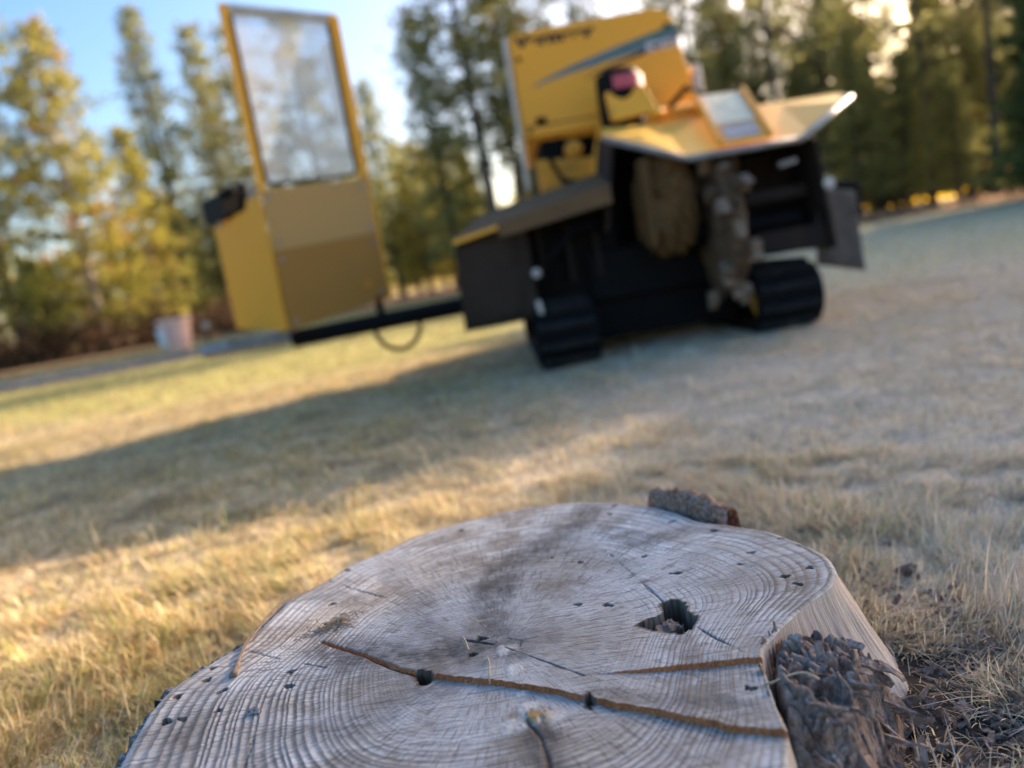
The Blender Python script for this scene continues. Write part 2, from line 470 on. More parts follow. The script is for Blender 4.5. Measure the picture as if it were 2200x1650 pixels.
GL, GR_, GS = 'trees left of the gap of sky', 'trees behind the lawn on the right', 'pines beyond the right edge'
for a in [
    ('young', 0, -14.6, 28.0, 11.8, 'bushy yellow green pine with two pale stems at the far left', GL, 1.25, True),
    ('young', 1, -13.6, 31.0, 8.6, 'short yellow green pine just right of the bushy left one', GL, 1.1, True),
    ('pine', 0, -21.4, 34.0, 19.0, 'tall dark pine cut by the top left corner of the picture', GL, 1.0, False),
    ('young', 2, -18.8, 27.0, 12.0, 'yellow green pine cut by the left edge', GL, 1.2, True),
    ('spire', 0, -15.9, 40.0, 16.6, 'slender dark spire of a pine against the blue sky left of the console', GL, 1.0, False),
    ('spire', 1, -13.5, 41.0, 15.4, 'dark pine with a narrow top next left of the console', GL, 1.15, False),
    ('pine', 1, -11.3, 39.0, 14.3, 'dark pine standing behind the left edge of the console', GL, 1.0, False),
    ('pine', 2, -7.6, 38.0, 14.2, 'pine seen through the dusty console window', GL, 1.15, False),
    ('spire', 0, -5.6, 46.0, 12.6, 'pine rising just right of the console window', GL, 1.2, False),
    ('young', 1, -6.1, 62.0, 12.0, 'small distant yellow green tree beside the console lower right', GL, 1.2, False),
    ('young', 2, -3.8, 60.0, 11.0, 'small distant yellow tree in the sky gap between console and machine', GL, 1.2, False),
    ('young', 0, -1.6, 66.0, 11.6, 'small distant green tree left of the machine hood', GL, 1.2, False),
    ('pine', 2, .40, 26.5, 14.5, 'tall dense pine rising to the top edge just left of the yellow hood', GR_, 1.15, False),
    ('spire', 0, -1.15, 28.0, 10.0, 'slender pine left of the tall dense one by the hood', GR_, 1.1, False),
    ('pine', 1, 1.45, 27.5, 12.5, 'pine half hidden behind the left edge of the hood', GR_, 1.1, False),
    ('young', 0, -3.7, 44.0, 8.6, 'low yellow green tree filling the gap right of the console', GL, 1.3, False),
    ('young', 2, -2.5, 50.0, 9.6, 'pale low tree in the middle of the gap between console and machine', GL, 1.3, False),
    ('young', 1, -.6, 47.0, 8.0, 'low tree just left of the dark rubber guard', GL, 1.3, False),
    ('sparse', 1, 9.9, 36.0, 15.5, 'tall sparse pine over the shoulder of the hood', GR_, 1.0, False),
    ('pine', 0, 13.5, 36.0, 14.5, 'tall pine above the label plate of the deck', GR_, 1.0, False),
    ('pine', 0, 2.4, 30.5, 12.2, 'dark pine partly hidden behind the left of the hood', GR_, 1.0, False),
    ('sparse', 1, 4.6, 30.5, 12.6, 'pine whose top shows above the hood', GR_, 1.0, False),
    ('sparse', 1, 9.2, 31.0, 13.5, 'sparse pine just right of the hood', GR_, .9, False),
    ('pine', 1, 12.4, 37.0, 13.0, 'pine above the raised end of the yellow deck', GR_, .9, False),
    ('sparse', 0, 12.0, 30.0, 15.5, 'sparse pine with a dark trunk above the deck label', GR_, .9, False),
    ('pine', 2, 15.1, 33.0, 11.5, 'mid sized pine behind the right tip of the deck', GR_, 1.0, False),
    ('spire', 1, 14.6, 29.5, 7.2, 'young bushy tree right of the rubber flap', GR_, 1.7, False),
    ('pine', 0, 20.0, 38.0, 14.0, 'dark pine deep in the wood on the right', GR_, 1.0, False),
    ('spire', 0, 17.0, 30.5, 6.2, 'low olive green tree at the edge of the frosty lawn', GR_, 1.8, False),
    ('sparse', 1, 19.6, 33.0, 14.0, 'tall thin pine behind the low trees on the right', GR_, .9, False),
    ('spire', 1, 17.9, 28.5, 5.2, 'low bushy tree left of the two dark trunks', GR_, 1.8, False),
    ('sparse', 0, 18.4, 27.0, 15.0, 'pine with a long dark trunk, left one of the pair at the right', GR_, .9, False),
    ('sparse', 1, 18.75, 26.0, 14.5, 'pine with a long dark trunk, right one of the pair at the right', GR_, .8, False),
    ('pine', 1, 22.4, 30.0, 12.0, 'pine cut by the right edge of the picture', GR_, 1.1, False),
    ('young', 2, 23.2, 35.0, 8.5, 'yellowish tree between the dark trunks and the right edge', GR_, 1.2, False),
    ('pine', 2, 25.5, 37.0, 14.0, 'far pine behind the right edge trees', GR_, 1.1, False),
    ('pine', 1, 9.6, 46.0, 13.5, 'far pine in the sky gap right of the hood', GR_, 1.0, False),
    ('pine', 0, 21.6, 33.5, 13.5, 'dense dark pine just behind the pair of dark trunks', GR_, 1.1, False),
    ('spire', 1, 16.6, 36.0, 13.0, 'narrow grey green pine above the low edge trees', GR_, 1.3, False),
    ('spire', 0, 13.6, 40.0, 14.0, 'narrow pine in the wood above the middle of the deck', GR_, 1.3, False),
    ('pine', 2, 16.9, 42.0, 14.5, 'far pine above the right end of the deck', GR_, 1.0, False)]:
    place_tree(a[0], a[1], a[2], a[3], a[4], a[5], a[6], wide=a[7], pale=a[8])

# the belt of pines along the right side of the lawn, beyond the picture: it shades the lawn
k = 0
brng = random.Random(77)
for row, (xo, ho) in enumerate(((0.0, 0.0), (2.6, 1.15))):
    for y in list(np.arange(10.3, 17.0, .85)) + list(np.arange(17.2, 21.5, 1.6)):
        x = 15.4 + xo + brng.uniform(-.2, .2)
        yy = y + row * 2.1 + brng.uniform(-.15, .15)
        place_tree('shade', k % 2, x, yy, BELT_H + ho + .43 * (x - xo - 15.4) + brng.uniform(-.1, .1) + (.58 if yy - row * 2.1 < 12.95 else 0), 'dense pine in the belt beyond the right edge shading the lawn', GS, wide=1.1, rz=brng.uniform(0, 6.28))
        k += 1

# far wood behind everything: one mass
rng = np.random.default_rng(5)
PV = []; PC = []; PF = []; off = 0
src = [VAR['young'][0], VAR['pine'][1], VAR['spire'][1], VAR['young'][2]]
spots = [(x, 74 + rng.uniform(0, 18), rng.uniform(7, 12.5)) for x in np.arange(-62, 74, 1.9)]
spots += [(x, 50 + rng.uniform(0, 10), rng.uniform(6, 11)) for x in np.arange(4, 52, 2.2)]
spots += [(x, 41 + rng.uniform(0, 7), rng.uniform(8, 13)) for x in np.arange(10, 44, 1.7)]
spots += [(x, 52 + rng.uniform(0, 12), rng.uniform(6, 10)) for x in np.arange(-52, -14, 4.2)]
for (x, y, h) in spots:
    P, D, Cl, lf = src[rng.integers(4)][2]
    sel = rng.choice(len(P), 900, False)
    s = h / 12; an = rng.uniform(0, 6.28); ca, sa = math.cos(an), math.sin(an)
    p = P[sel] * s; p = np.stack([p[:, 0] * ca - p[:, 1] * sa, p[:, 0] * sa + p[:, 1] * ca, p[:, 2]], 1) * np.array([1.3, 1.3, 1]) + np.array([x, y, 0])
    V, Fq, C = quads_cloud(p, D[sel], rng.uniform(.6, 1.1, 900), rng.uniform(.3, .5, 900), Cl[sel] * rng.uniform(.8, 1.25), rng)
    PV.append(V); PF.append(Fq + off); PC.append(C); off += len(V)
wm = fast_mesh('far_wood', np.concatenate(PV), np.concatenate(PF)); attr_c(wm, 'col', np.concatenate(PC)); wm.materials.append(M_NEEDLE)
tag(link('far_wood', wm), 'far off wood of mixed conifers behind the single trees', 'wood', kind='stuff')

# brown undergrowth at the foot of the trees
def undergrowth(name, spots, label, pal, n=420, size=(.28, .1)):
    rng = np.random.default_rng(len(spots)); PV = []; PC = []; PF = []; off = 0
    for (x, y, w, h) in spots:
        p = rng.normal(0, 1, (n, 3)) * np.array([w * .5, w * .4, h * .3]) + np.array([x, y, h * .42]); p[:, 2] = np.abs(p[:, 2])
        d = rng.normal(0, 1, (n, 3)) + np.array([0, 0, 1.2]); d /= np.linalg.norm(d, axis=1)[:, None]
        tt = rng.uniform(0, 1, (n, 1)); c = np.array(pal[0]) * (1 - tt) + np.array(pal[1]) * tt
        V, Fq, C = quads_cloud(p, d, rng.uniform(.7, 1.4, n) * size[0], rng.uniform(.7, 1.3, n) * size[1], c, rng)
        PV.append(V); PF.append(Fq + off); PC.append(C); off += len(V)
    me = fast_mesh(name, np.concatenate(PV), np.concatenate(PF)); attr_c(me, 'col', np.concatenate(PC)); me.materials.append(M_NEEDLE)
    return tag(link(name, me), label, 'undergrowth', kind='stuff')
undergrowth('undergrowth', [(x, 24.5 + random.uniform(0, 9), random.uniform(1, 2), random.uniform(.8, 2.2)) for x in np.arange(-30, -7, .8)], 'reddish brown undergrowth at the foot of the left trees', ((.06, .032, .02), (.20, .115, .06)))
undergrowth('leaf_litter', [(x, float(np.interp(x, [10, 13.4, 16.7, 19, 23], [28.8, 27.2, 23.9, 17, 0])) + random.uniform(.1, 1.2), .8, .25) for x in np.arange(10, 20, .45)], 'pale orange fallen leaves along the edge of the frosty lawn', ((.34, .20, .12), (.62, .46, .32)), 160, (.12, .08))
undergrowth('brush', [(x, 34 + random.uniform(0, 6), random.uniform(1.2, 2), random.uniform(1.0, 2.6)) for x in np.arange(9, 30, 1.1)], 'grey green brush between the trunks of the right wood', ((.05, .055, .03), (.16, .145, .075)))
# ------------------------------------------------------------------ the stump (plan shapes in metres)
OUTL = [(-0.3255, 0.4973), (-0.3307, 0.5267), (-0.3366, 0.5738), (-0.3318, 0.6088), (-0.3096, 0.645), (-0.2924, 0.6695), (-0.2812, 0.7157), (-0.2705, 0.7608), (-0.2426, 0.7983), (-0.2187, 0.8397), (-0.1833, 0.8638), (-0.1469, 0.898), (-0.0886, 0.9212), (-0.0277, 0.934), (0.0331, 0.9278), (0.0902, 0.9014), (0.1348, 0.8593), (0.1595, 0.821), (0.176, 0.7827), (0.2034, 0.7547), (0.2313, 0.7217), (0.2478, 0.6803), (0.2555, 0.6465), (0.251, 0.6134), (0.2357, 0.587), (0.2105, 0.567), (0.1817, 0.543), (0.1582, 0.5196), (0.1463, 0.5041), (0.1402, 0.4802), (0.1343, 0.4474), (0.1316, 0.4225), (0.1239, 0.4014), (0.1151, 0.3826)]
PITH = [(-0.0445, 0.5784)]
CRA = [(-0.2123, 0.6451), (-0.1667, 0.6068), (-0.1295, 0.5707), (-0.1129, 0.5588), (-0.0893, 0.5457), (-0.0278, 0.5137), (0.0157, 0.4845), (0.0559, 0.4628), (0.0979, 0.4346), (0.132, 0.419)]
CRB = [(0.0142, 0.5133), (0.0651, 0.5059), (0.0986, 0.5021), (0.1465, 0.4974)]
HOLE = [(0.0729, 0.5735), (0.0792, 0.5812), (0.0918, 0.585), (0.0948, 0.6016), (0.1029, 0.6068), (0.1102, 0.5966), (0.1077, 0.5807), (0.112, 0.5732), (0.1059, 0.559), (0.098, 0.5516), (0.0843, 0.5604), (0.0764, 0.5681)]
HOLE2 = [(-0.1176, 0.5604), (-0.1132, 0.5625), (-0.1032, 0.5572), (-0.1021, 0.5484), (-0.1082, 0.5422), (-0.1133, 0.5486)]
HOLE3 = [(0.0126, 0.486), (0.0173, 0.4893), (0.0196, 0.4839), (0.0159, 0.4786), (0.0125, 0.4797)]
SLOTS = [(0.2351, 0.6968), (0.246, 0.6749), (0.1998, 0.677), (0.1796, 0.6557), (0.2333, 0.6232), (0.207, 0.6148), (0.2106, 0.5955), (0.1203, 0.6593), (0.1828, 0.7461), (0.15, 0.7931), (0.0982, 0.8778), (0.1015, 0.7098), (0.0374, 0.7238), (0.0095, 0.7492), (0.0258, 0.6285), (0.0496, 0.6183), (0.1258, 0.4692), (0.0884, 0.8524), (-0.223, 0.5741), (-0.2285, 0.5985), (-0.3063, 0.6292), (-0.3046, 0.6085), (-0.2826, 0.5842), (-0.2744, 0.5535), (-0.3136, 0.5498), (-0.302, 0.5514), (-0.2201, 0.7263), (-0.3211, 0.5875), (-0.062, 0.5982), (-0.0701, 0.5718), (-0.2223, 0.8162), (-0.0937, 0.8867)]
CHK1 = [(0.0695, 0.7321), (0.0826, 0.6722), (0.0971, 0.6081)]
CHK2 = [(0.1079, 0.5664), (0.1214, 0.5326), (0.1333, 0.5086)]
CHK3 = [(-0.0426, 0.5746), (-0.0118, 0.5421), (0.0158, 0.5127)]
CHK4 = [(-0.0766, 0.6), (-0.0523, 0.5835), (-0.0404, 0.5897), (-0.0288, 0.5808), (-0.0299, 0.5718)]
CHK5 = [(-0.0295, 0.4742), (-0.0211, 0.4534), (-0.018, 0.4308), (-0.0179, 0.4129)]
CHK6 = [(-0.2109, 0.4824), (-0.2254, 0.4664), (-0.2312, 0.5094)]
CHK7 = [(-0.2426, 0.7983), (-0.2031, 0.7571), (-0.1514, 0.708)]
CHK8 = [(-0.29, 0.6571), (-0.2351, 0.6177), (-0.1969, 0.5957)]
BLOBS = [(0.0618, 0.865), (0.0413, 0.8332), (-0.0318, 0.772), (-0.0427, 0.7199), (-0.0158, 0.7853), (-0.1106, 0.8009), (-0.1172, 0.6019), (-0.0918, 0.5853), (-0.0603, 0.5902), (-0.1371, 0.5703), (-0.0749, 0.5572), (-0.0237, 0.4618), (-0.0192, 0.4357), (-0.2031, 0.6232), (-0.1449, 0.776), (0.1609, 0.7645), (0.1291, 0.7584), (-0.269, 0.778)]
MOULD = [(-0.0332, 0.5104), (-0.0288, 0.4909), (-0.0244, 0.4782), (-0.0394, 0.4716), (-0.01, 0.474), (-0.0407, 0.5717), (-0.0341, 0.5368)]
NEED = [(-0.2804, 0.6106), (-0.2883, 0.6522), (-0.2866, 0.7025), (-0.2809, 0.7478), (-0.2661, 0.7672)]
TUFT = [(-0.2077, 0.6736)]
TWIG = [(-0.2447, 0.5398), (-0.2353, 0.5389)]
STR1 = [(-0.0787, 0.6033), (-0.0749, 0.5873), (-0.0726, 0.5772)]
STR2 = [(-0.0568, 0.5599), (-0.0541, 0.5433), (-0.0552, 0.5268)]
STR3 = [(0.1344, 0.4688), (0.1624, 0.4742), (0.1717, 0.4658)]
ROT = [(0.188, 0.6242), (0.2128, 0.633), (0.2467, 0.6225), (0.2592, 0.5726), (0.259, 0.5263), (0.2375, 0.4785), (0.2071, 0.4412), (0.1626, 0.4528), (0.1617, 0.5059), (0.1687, 0.5616)]
ROTg = [(0.2193, 0.7282), (0.2878, 0.7263), (0.3024, 0.668), (0.3022, 0.614), (0.2771, 0.5583), (0.2416, 0.5148), (0.1897, 0.5283), (0.1887, 0.5902), (0.1968, 0.6552)]
ZT = .12
OUTL = OUTL + [(.100, .345), (.060, .312), (0.0, .290), (-.08, .280), (-.17, .287), (-.25, .312), (-.295, .36), (-.315, .425), (-.320, .465)]
stump = empty('tree_stump', (-.0445, .5784, 0))
tag(stump, 'weathered grey sawn tree stump with cracked growth rings in the foreground', 'stump')
SO = np.array([-.0445, .5784])

# outline radius seen from the pith
op = np.array(OUTL) - SO
NTH, NR = 1500, 290
th = np.linspace(-math.pi, math.pi, NTH, endpoint=False)
def outline_radius(poly, th):
    a = np.arctan2(poly[:, 1], poly[:, 0]); r_ = np.hypot(poly[:, 0], poly[:, 1])
    # dense resample of a smooth closed curve, then the radius by angle
    n = len(poly); tt = np.linspace(0, n, n * 40, endpoint=False); i = tt.astype(int); f = (tt - i)[:, None]
    p0, p1, p2, p3 = poly[(i - 1) % n], poly[i % n], poly[(i + 1) % n], poly[(i + 2) % n]
    c = .5 * ((2 * p1) + (-p0 + p2) * f + (2 * p0 - 5 * p1 + 4 * p2 - p3) * f ** 2 + (-p0 + 3 * p1 - 3 * p2 + p3) * f ** 3)
    a = np.arctan2(c[:, 1], c[:, 0]); r_ = np.hypot(c[:, 0], c[:, 1]); o = np.argsort(a)
    return np.interp(th, a[o], r_[o], period=2 * math.pi)
RO = outline_radius(op, th)
RO = RO + .0012 * (fbm(th * 60, th * 0, 77, 3) - .5)
RC = np.mean(RO)
k_ = np.exp(-np.linspace(-3, 3, 181) ** 2); k_ /= k_.sum()
RSM = np.convolve(np.concatenate([RO[-90:], RO, RO[:90]]), k_, 'valid')
tv = np.linspace(0.004, 1, NR) ** .92
TT, TH = np.meshgrid(tv, th)                       # (NTH, NR)
wlob = TT ** 1.7
RR = TT * ((RC * .80 + .20 * RSM[:, None]) * (1 - wlob) + RO[:, None] * wlob)
SX = SO[0] + RR * np.cos(TH); SY = SO[1] + RR * np.sin(TH)
warp = (.018 * (fbm(SX * 9, SY * 9, 21, 3) - .5) + .005 * (fbm(SX * 45, SY * 45, 22, 3) - .5)) * smooth(0, .3, TT)
PHI0 = 118 * (TT + warp) - 50 * (TT + warp) ** 2
ringw = np.exp(np.random.default_rng(14).normal(0, .38, 120)); ringw /= ringw[:70].mean()          # every year its own width
PHI = np.interp(PHI0, np.concatenate([[0], np.cumsum(ringw)]), np.arange(121))
# relief
rstr = np.random.default_rng(15).uniform(.25, 1.0, 140); RS = rstr[np.floor(PHI).astype(int).clip(0, 139)]
ring = (np.abs((PHI % 1.0) - .5) * 2 - .5) * (.4 + .9 * RS) + .5
ring_amp = .00065 * smooth(.15, .75, TT) * (.45 + .75 * fbm(SX * 14, SY * 14, 31, 2))
ZS = ZT + ring_amp * (ring - .5) * 1.3 + .004 * (fbm(SX * 5, SY * 5, 41, 3) - .5) + .0007 * (fbm(SX * 160, SY * 160, 43, 3) - .5)
ZS -= .0018 * smooth(.985, 1.0, TT) ** 2
# terraces at the two saw steps
A_ = np.array(CRA); B_ = np.array(CRB)
e1 = A_[-1] - A_[0]; e1 /= np.linalg.norm(e1); e2 = np.array([-e1[1], e1[0]])
def loc(p): q = p - A_[0]; return q @ e1, q @ e2
a1, a2 = loc(A_); b1, b2 = loc(B_)
Q = np.stack([SX, SY], -1) - A_[0]; Q1 = Q @ e1; Q2 = Q @ e2
rag = .0034 * (fbm(Q1 * 90, Q1 * 0, 51, 4) - .5)
fa = np.interp(Q1, a1, a2) + rag; fb = np.interp(Q1, b1, b2) + .6 * rag
frontA = (Q2 < fa) & (Q1 > a1[0]); wedge = (Q2 < fb) & (Q1 > b1[0])
hA = .0042 * smooth(a1[0], a1[0] + .20, Q1); hB = .0042 * smooth(b1[0], b1[0] + .07, Q1)
ZS = ZS - np.where(frontA, hA, 0) - np.where(wedge, hB, 0)
lip = np.exp(-np.abs(Q2 - fa) / .002) * (Q1 > a1[0]) * (~frontA) * .0012 * smooth(a1[0], a1[0] + .1, Q1)
ZS += lip * (fbm(Q1 * 200, Q1 * 0, 53, 2))
# holes
def in_poly(px_, py_, poly):
    ins = np.zeros(px_.shape, bool); n = len(poly)
    for i in range(n):
        x1, y1 = poly[i]; x2, y2 = poly[(i + 1) % n]
        cnd = ((y1 > py_) != (y2 > py_)) & (px_ < (x2 - x1) * (py_ - y1) / (y2 - y1 + 1e-12) + x1)
        ins ^= cnd
    return ins
HOLE = [(.0925 + 1.22 * (x - .0925), .577 + 1.15 * (y - .577)) for x, y in HOLE]
jx = SX + .007 * (fbm(SX * 260, SY * 260, 91, 3) - .5); jy = SY + .007 * (fbm(SX * 260, SY * 260, 92, 3) - .5)
HM = np.zeros(SX.shape)                               # rotten inside of the holes
for poly, dep in ((HOLE, .034), (HOLE2, .016), (HOLE3, .012)):
    ins = in_poly(jx, jy, poly)
    d_ = dep * (.75 + .5 * fbm(SX * 120, SY * 120, 95, 3))
    if dep > .03:
        cx, cy = .0895, .574
        plug = ((np.abs((jx - cx) * .86 + (jy - cy) * .5) < .0145) & (np.abs(-(jx - cx) * .5 + (jy - cy) * .86) < .0085))
        d_ = np.where(plug, .003 + .007 * fbm(SX * 300, SY * 120, 96, 3), d_)
        HM = np.where(ins, np.where(plug, .72, 1.0), HM)
    else: HM = np.where(ins, 1.0, HM)
    ZS = np.where(ins, ZS - d_, ZS)
for sh_ in ((1, 0), (-1, 0), (0, 1), (0, -1), (1, 1), (-1, -1)):
    HM = np.maximum(HM, .8 * np.roll(HM, sh_, (0, 1)) * (np.roll(HM, sh_, (0, 1)) > .4))
rs = np.random.default_rng(3)
for (hx, hy) in SLOTS:
    ra, rb, an = rs.uniform(.0028, .0048), rs.uniform(.0016, .0032), rs.uniform(-.9, .5)
    u_ = (jx - hx) * math.cos(an) + (jy - hy) * math.sin(an); v_ = -(jx - hx) * math.sin(an) + (jy - hy) * math.cos(an)
    ins = (u_ / ra) ** 2 + (v_ / rb) ** 2 < 1
    ZS = np.where(ins, ZS - .011, ZS); HM = np.where(ins, .85, HM)
HM0 = HM.copy()
for sh_ in ((1, 0), (-1, 0), (0, 1), (0, -1)): HM = np.maximum(HM, .55 * np.roll(HM0, sh_, (0, 1)))
# drying checks along polylines
CK = np.zeros(SX.shape)
def seg_dist(pl):
    best = np.full(SX.shape, 9.)
    for (x1, y1), (x2, y2) in zip(pl[:-1], pl[1:]):
        dx_, dy_ = x2 - x1, y2 - y1; l2 = dx_ * dx_ + dy_ * dy_
        t_ = np.clip(((SX - x1) * dx_ + (SY - y1) * dy_) / l2, 0, 1)
        best = np.minimum(best, np.hypot(SX - x1 - t_ * dx_ , SY - y1 - t_ * dy_))
    return best
wob = .0034 * (fbm(SX * 70, SY * 70, 66, 3) - .5)
for pl, w_ in ((CHK1, .0005), (CHK2, .0007), (CHK3, .0005), (CHK4, .0008), (CHK5, .0016), (CHK6, .0004), (CHK7, .0004), (CHK8, .0004)):
    g_ = np.exp(-((seg_dist(pl) + wob) / w_) ** 2); CK = np.maximum(CK, g_)
ZS -= .0014 * CK
ZS -= .004 * np.exp(-((seg_dist(CRA[:4]) + wob) / .0014) ** 2)
# stains with shapes of their own: dark weathering, mould
ST = np.zeros(SX.shape)
bl = [(.045, .030, .9), (.04, .018, .8), (.03, .022, .8), (.028, .022, .9), (.03, .02, .7), (.05, .03, .5), (.05, .025, .9), (.05, .028, .9), (.04, .02, .9), (.05, .02, .7), (.05, .022, .7), (.016, .03, .9), (.012, .02, .9), (.05, .03, .4), (.06, .035, .45), (.05, .02, .6), (.03, .02, .5), (.035, .03, .55)]
for (hx, hy), (ra, rb, st) in zip(BLOBS, bl):
    wv = .03 * (fbm(SX * 16, SY * 16, 101, 4) - .5)
    d_ = np.hypot((SX - hx + wv) / ra, (SY - hy - wv) / rb)
    ST = np.maximum(ST, st * (1 - smooth(.25, 1.25, d_)))
ST *= .45
def streak(pl, w, st):
    d_ = seg_dist(pl) / (w * (.6 + .9 * fbm(SX * 22, SY * 22, 131, 3))) + .9 * (fbm(SX * 55, SY * 55, 133, 4) - .5)
    return st * (1 - smooth(.2, 1.3, d_))
for pl, w_, st in (([(-.055, .60), (-.05, .68), (-.04, .745), (-.005, .79), (.045, .845), (.065, .88)], .026, .75),
                   ([(-.03, .575), (-.09, .59), (-.15, .60), (-.20, .625)], .028, .8),
                   ([(-.10, .60), (-.13, .70), (-.17, .78)], .022, .4), ([(-.09, .535), (-.13, .52), (-.19, .50)], .02, .45),
                   ([(-.022, .47), (-.018, .43), (-.012, .38)], .014, .8), ([(.10, .75), (.15, .765), (.19, .75)], .016, .55),
                   ([(.02, .49), (.06, .472), (.12, .45)], .010, .5), ([(-.30, .60), (-.29, .52)], .02, .35), ([(-.25, .76), (-.2, .73)], .02, .5)):
    ST = np.maximum(ST, streak(pl, w_, st))
MO = np.zeros(SX.shape)
for (hx, hy), ra in zip(MOULD, (.006, .009, .010, .012, .011, .010, .009)):
    d_ = np.hypot(SX - hx, SY - hy) / ra + 1.3 * (fbm(SX * 130, SY * 130, 105, 3) - .5)
    MO = np.maximum(MO, 1 - smooth(.3, 1.1, d_))
RU = (np.exp(-(np.hypot(SX + .0265, (SY - .484)) / .010) ** 2) + .9 * np.exp(-(np.hypot(SX + .021, (SY - .474)) / .008) ** 2)) * smooth(.42, .6, fbm(SX * 150, SY * 150, 107, 3))
RU = np.clip(RU, 0, 1); 
RSTEP = (.55 * np.exp(-np.abs(Q2 - fa) / .0022) * frontA * smooth(a1[0], a1[0] + .1, Q1) + .55 * np.exp(-np.abs(Q2 - fb) / .0022) * wedge) * smooth(.3, .6, fbm(SX * 90, SY * 90, 140, 3))
ZS += .0022 * RU + .0012 * MO * fbm(SX * 300, SY * 300, 109, 2)

def rstr_s(p): return np.interp(p, np.arange(140) + .5, rstr)
idx = np.arange(NTH * NR).reshape(NTH, NR); i2 = np.roll(idx, -1, 0)
fq = np.stack([idx[:, :-1], idx[:, 1:], i2[:, 1:], i2[:, :-1]], -1).reshape(-1, 4)
V = np.stack([SX - SO[0], SY - SO[1], ZS], -1).reshape(-1, 3)
cen = len(V); V = np.concatenate([V, [[0, 0, ZS[:, 0].mean()]]])
ft = np.stack([np.full(NTH, cen), idx[:, 0], i2[:, 0]], -1)
sme = fast_mesh('cut_face', V, [fq, ft])
ext = lambda a, v=0.: np.concatenate([a.ravel(), [v]])
attr_f(sme, 'phi', ext(PHI)); attr_f(sme, 'rstr', ext(rstr_s(PHI))); attr_f(sme, 'ang', ext(np.abs(TH) * 1.0)); attr_f(sme, 'tt', ext(TT))
attr_f(sme, 'stain', ext(ST)); attr_f(sme, 'mould', ext(MO)); attr_f(sme, 'rust', ext(np.clip(RU, 0, 1))); attr_f(sme, 'brownline', ext(RSTEP)); attr_f(sme, 'hole', ext(HM)); attr_f(sme, 'check', ext(CK))
zq = V[fq][:, :, 2]; drop = zq.max(1) - zq.min(1)
near_step = (np.minimum(np.abs(Q2 - fa) + 9 * (Q1 < a1[0]), np.abs(Q2 - fb) + 9 * (Q1 < b1[0])) < .004).ravel()
rawf = (near_step[fq].any(1) & (drop > .0011) & (HM.ravel()[fq].max(1) < .5)).astype(float)
attr_f(sme, 'raw', np.concatenate([rawf, np.zeros(NTH)]), 'FACE')

t = NT('weathered_end_grain')
P3 = t.coord('Object')
phi = t.attr('phi').outputs['Fac']; ang = t.attr('ang').outputs['Fac']; tt_ = t.attr('tt').outputs['Fac']
n_mid = t.noise(P3, 28, 5, .6); n_fine = t.noise(P3, 700, 4, .7); n_sp = t.noise(P3, 1500, 2, .6); n_big = t.noise(P3, 9, 4, .6)
ph = t.math('FRACT', t.math('ADD', phi, t.math('MULTIPLY', t.math('SUBTRACT', t.noise(P3, 90, 4, .6), .5), .35)))
rg = t.math('ABSOLUTE', t.math('SUBTRACT', ph, .5))                   # 0 mid .. .5 ring edge
ridge = t.sstep(ph, .06, .72)
contrast = t.math('MULTIPLY', t.math('MULTIPLY', t.sstep(tt_, .15, .7), t.math('ADD', .55, t.math('MULTIPLY', t.attr('rstr').outputs['Fac'], .75))), t.math('ADD', .28, t.math('MULTIPLY', t.sstep(t.noise(P3, 14, 5, .65), .36, .62), .7)))
pale = t.mix(t.sstep(n_big, .38, .62), (.75, .735, .715), (.54, .495, .445))
dark = t.mix(t.sstep(n_big, .38, .62), (.16, .145, .135), (.135, .108, .085))
midc = t.mix(.5, pale, dark)
line = t.math('MULTIPLY', t.sstep(ph, .90, .98), contrast)
c = t.mix(contrast, midc, t.mix(ridge, dark, pale))
c = t.mix(t.math('MULTIPLY', line, .6), c, (.10, .085, .075))
# fine radial checking and cross saw marks
rad_n = t.noise(t.comb(t.math('MULTIPLY', ang, 75.0), t.math('MULTIPLY', phi, .16)), 1.0, 4, .7)
radl = t.math('MULTIPLY', t.sstep(rad_n, .545, .61), t.math('SUBTRACT', 1.0, t.math('MULTIPLY', t.sstep(tt_, .5, 1.0), .45)))
c = t.mix(t.math('MULTIPLY', radl, .55), c, (.055, .043, .036))
saw = t.noise(t.coord('Object', (25, 420, 25), (0, 0, R(28))), 1.0, 3, .6)
c = t.mix(t.math('MULTIPLY', t.sstep(saw, .55, .62), .55), c, (.12, .10, .085))
saw2 = t.noise(t.coord('Object', (16, 340, 16), (0, 0, R(-35))), 1.0, 3, .6)
c = t.mix(t.math('MULTIPLY', t.sstep(saw2, .60, .68), .4), c, (.74, .74, .76))
c = t.mix(t.math('MULTIPLY', t.sstep(n_fine, .45, .75), .35), c, (.12, .10, .085))
# brown weathering, dark stains, mould, rust, frost crystals
c = t.mix(t.math('MULTIPLY', t.sstep(t.noise(P3, 13, 6, .7), .47, .66), .72), c, (.17, .13, .095))
stn = t.attr('stain').outputs['Fac']
c = t.mix(t.math('MULTIPLY', stn, t.math('ADD', .35, t.math('MULTIPLY', t.sstep(t.noise(P3, 60, 6, .75), .3, .65), .75))), c, (.062, .054, .05))
fro = t.math('MULTIPLY', t.sstep(n_sp, .63, .72), t.math('ADD', .15, t.sstep(n_mid, .45, .62)))
c = t.mix(t.math('MULTIPLY', fro, .6), c, (.74, .76, .80))
c = t.mix(t.math('MULTIPLY', t.attr('mould').outputs['Fac'], .85), c, t.mix(n_fine, (.72, .72, .70), (.45, .40, .33)))
c = t.mix(t.attr('rust').outputs['Fac'], c, t.mix(n_fine, (.22, .09, .035), (.50, .36, .16)))
c = t.mix(t.attr('brownline').outputs['Fac'], c, (.20, .095, .045))
c = t.mix(t.math('MULTIPLY', t.attr('check').outputs['Fac'], .9), c, (.055, .03, .018))
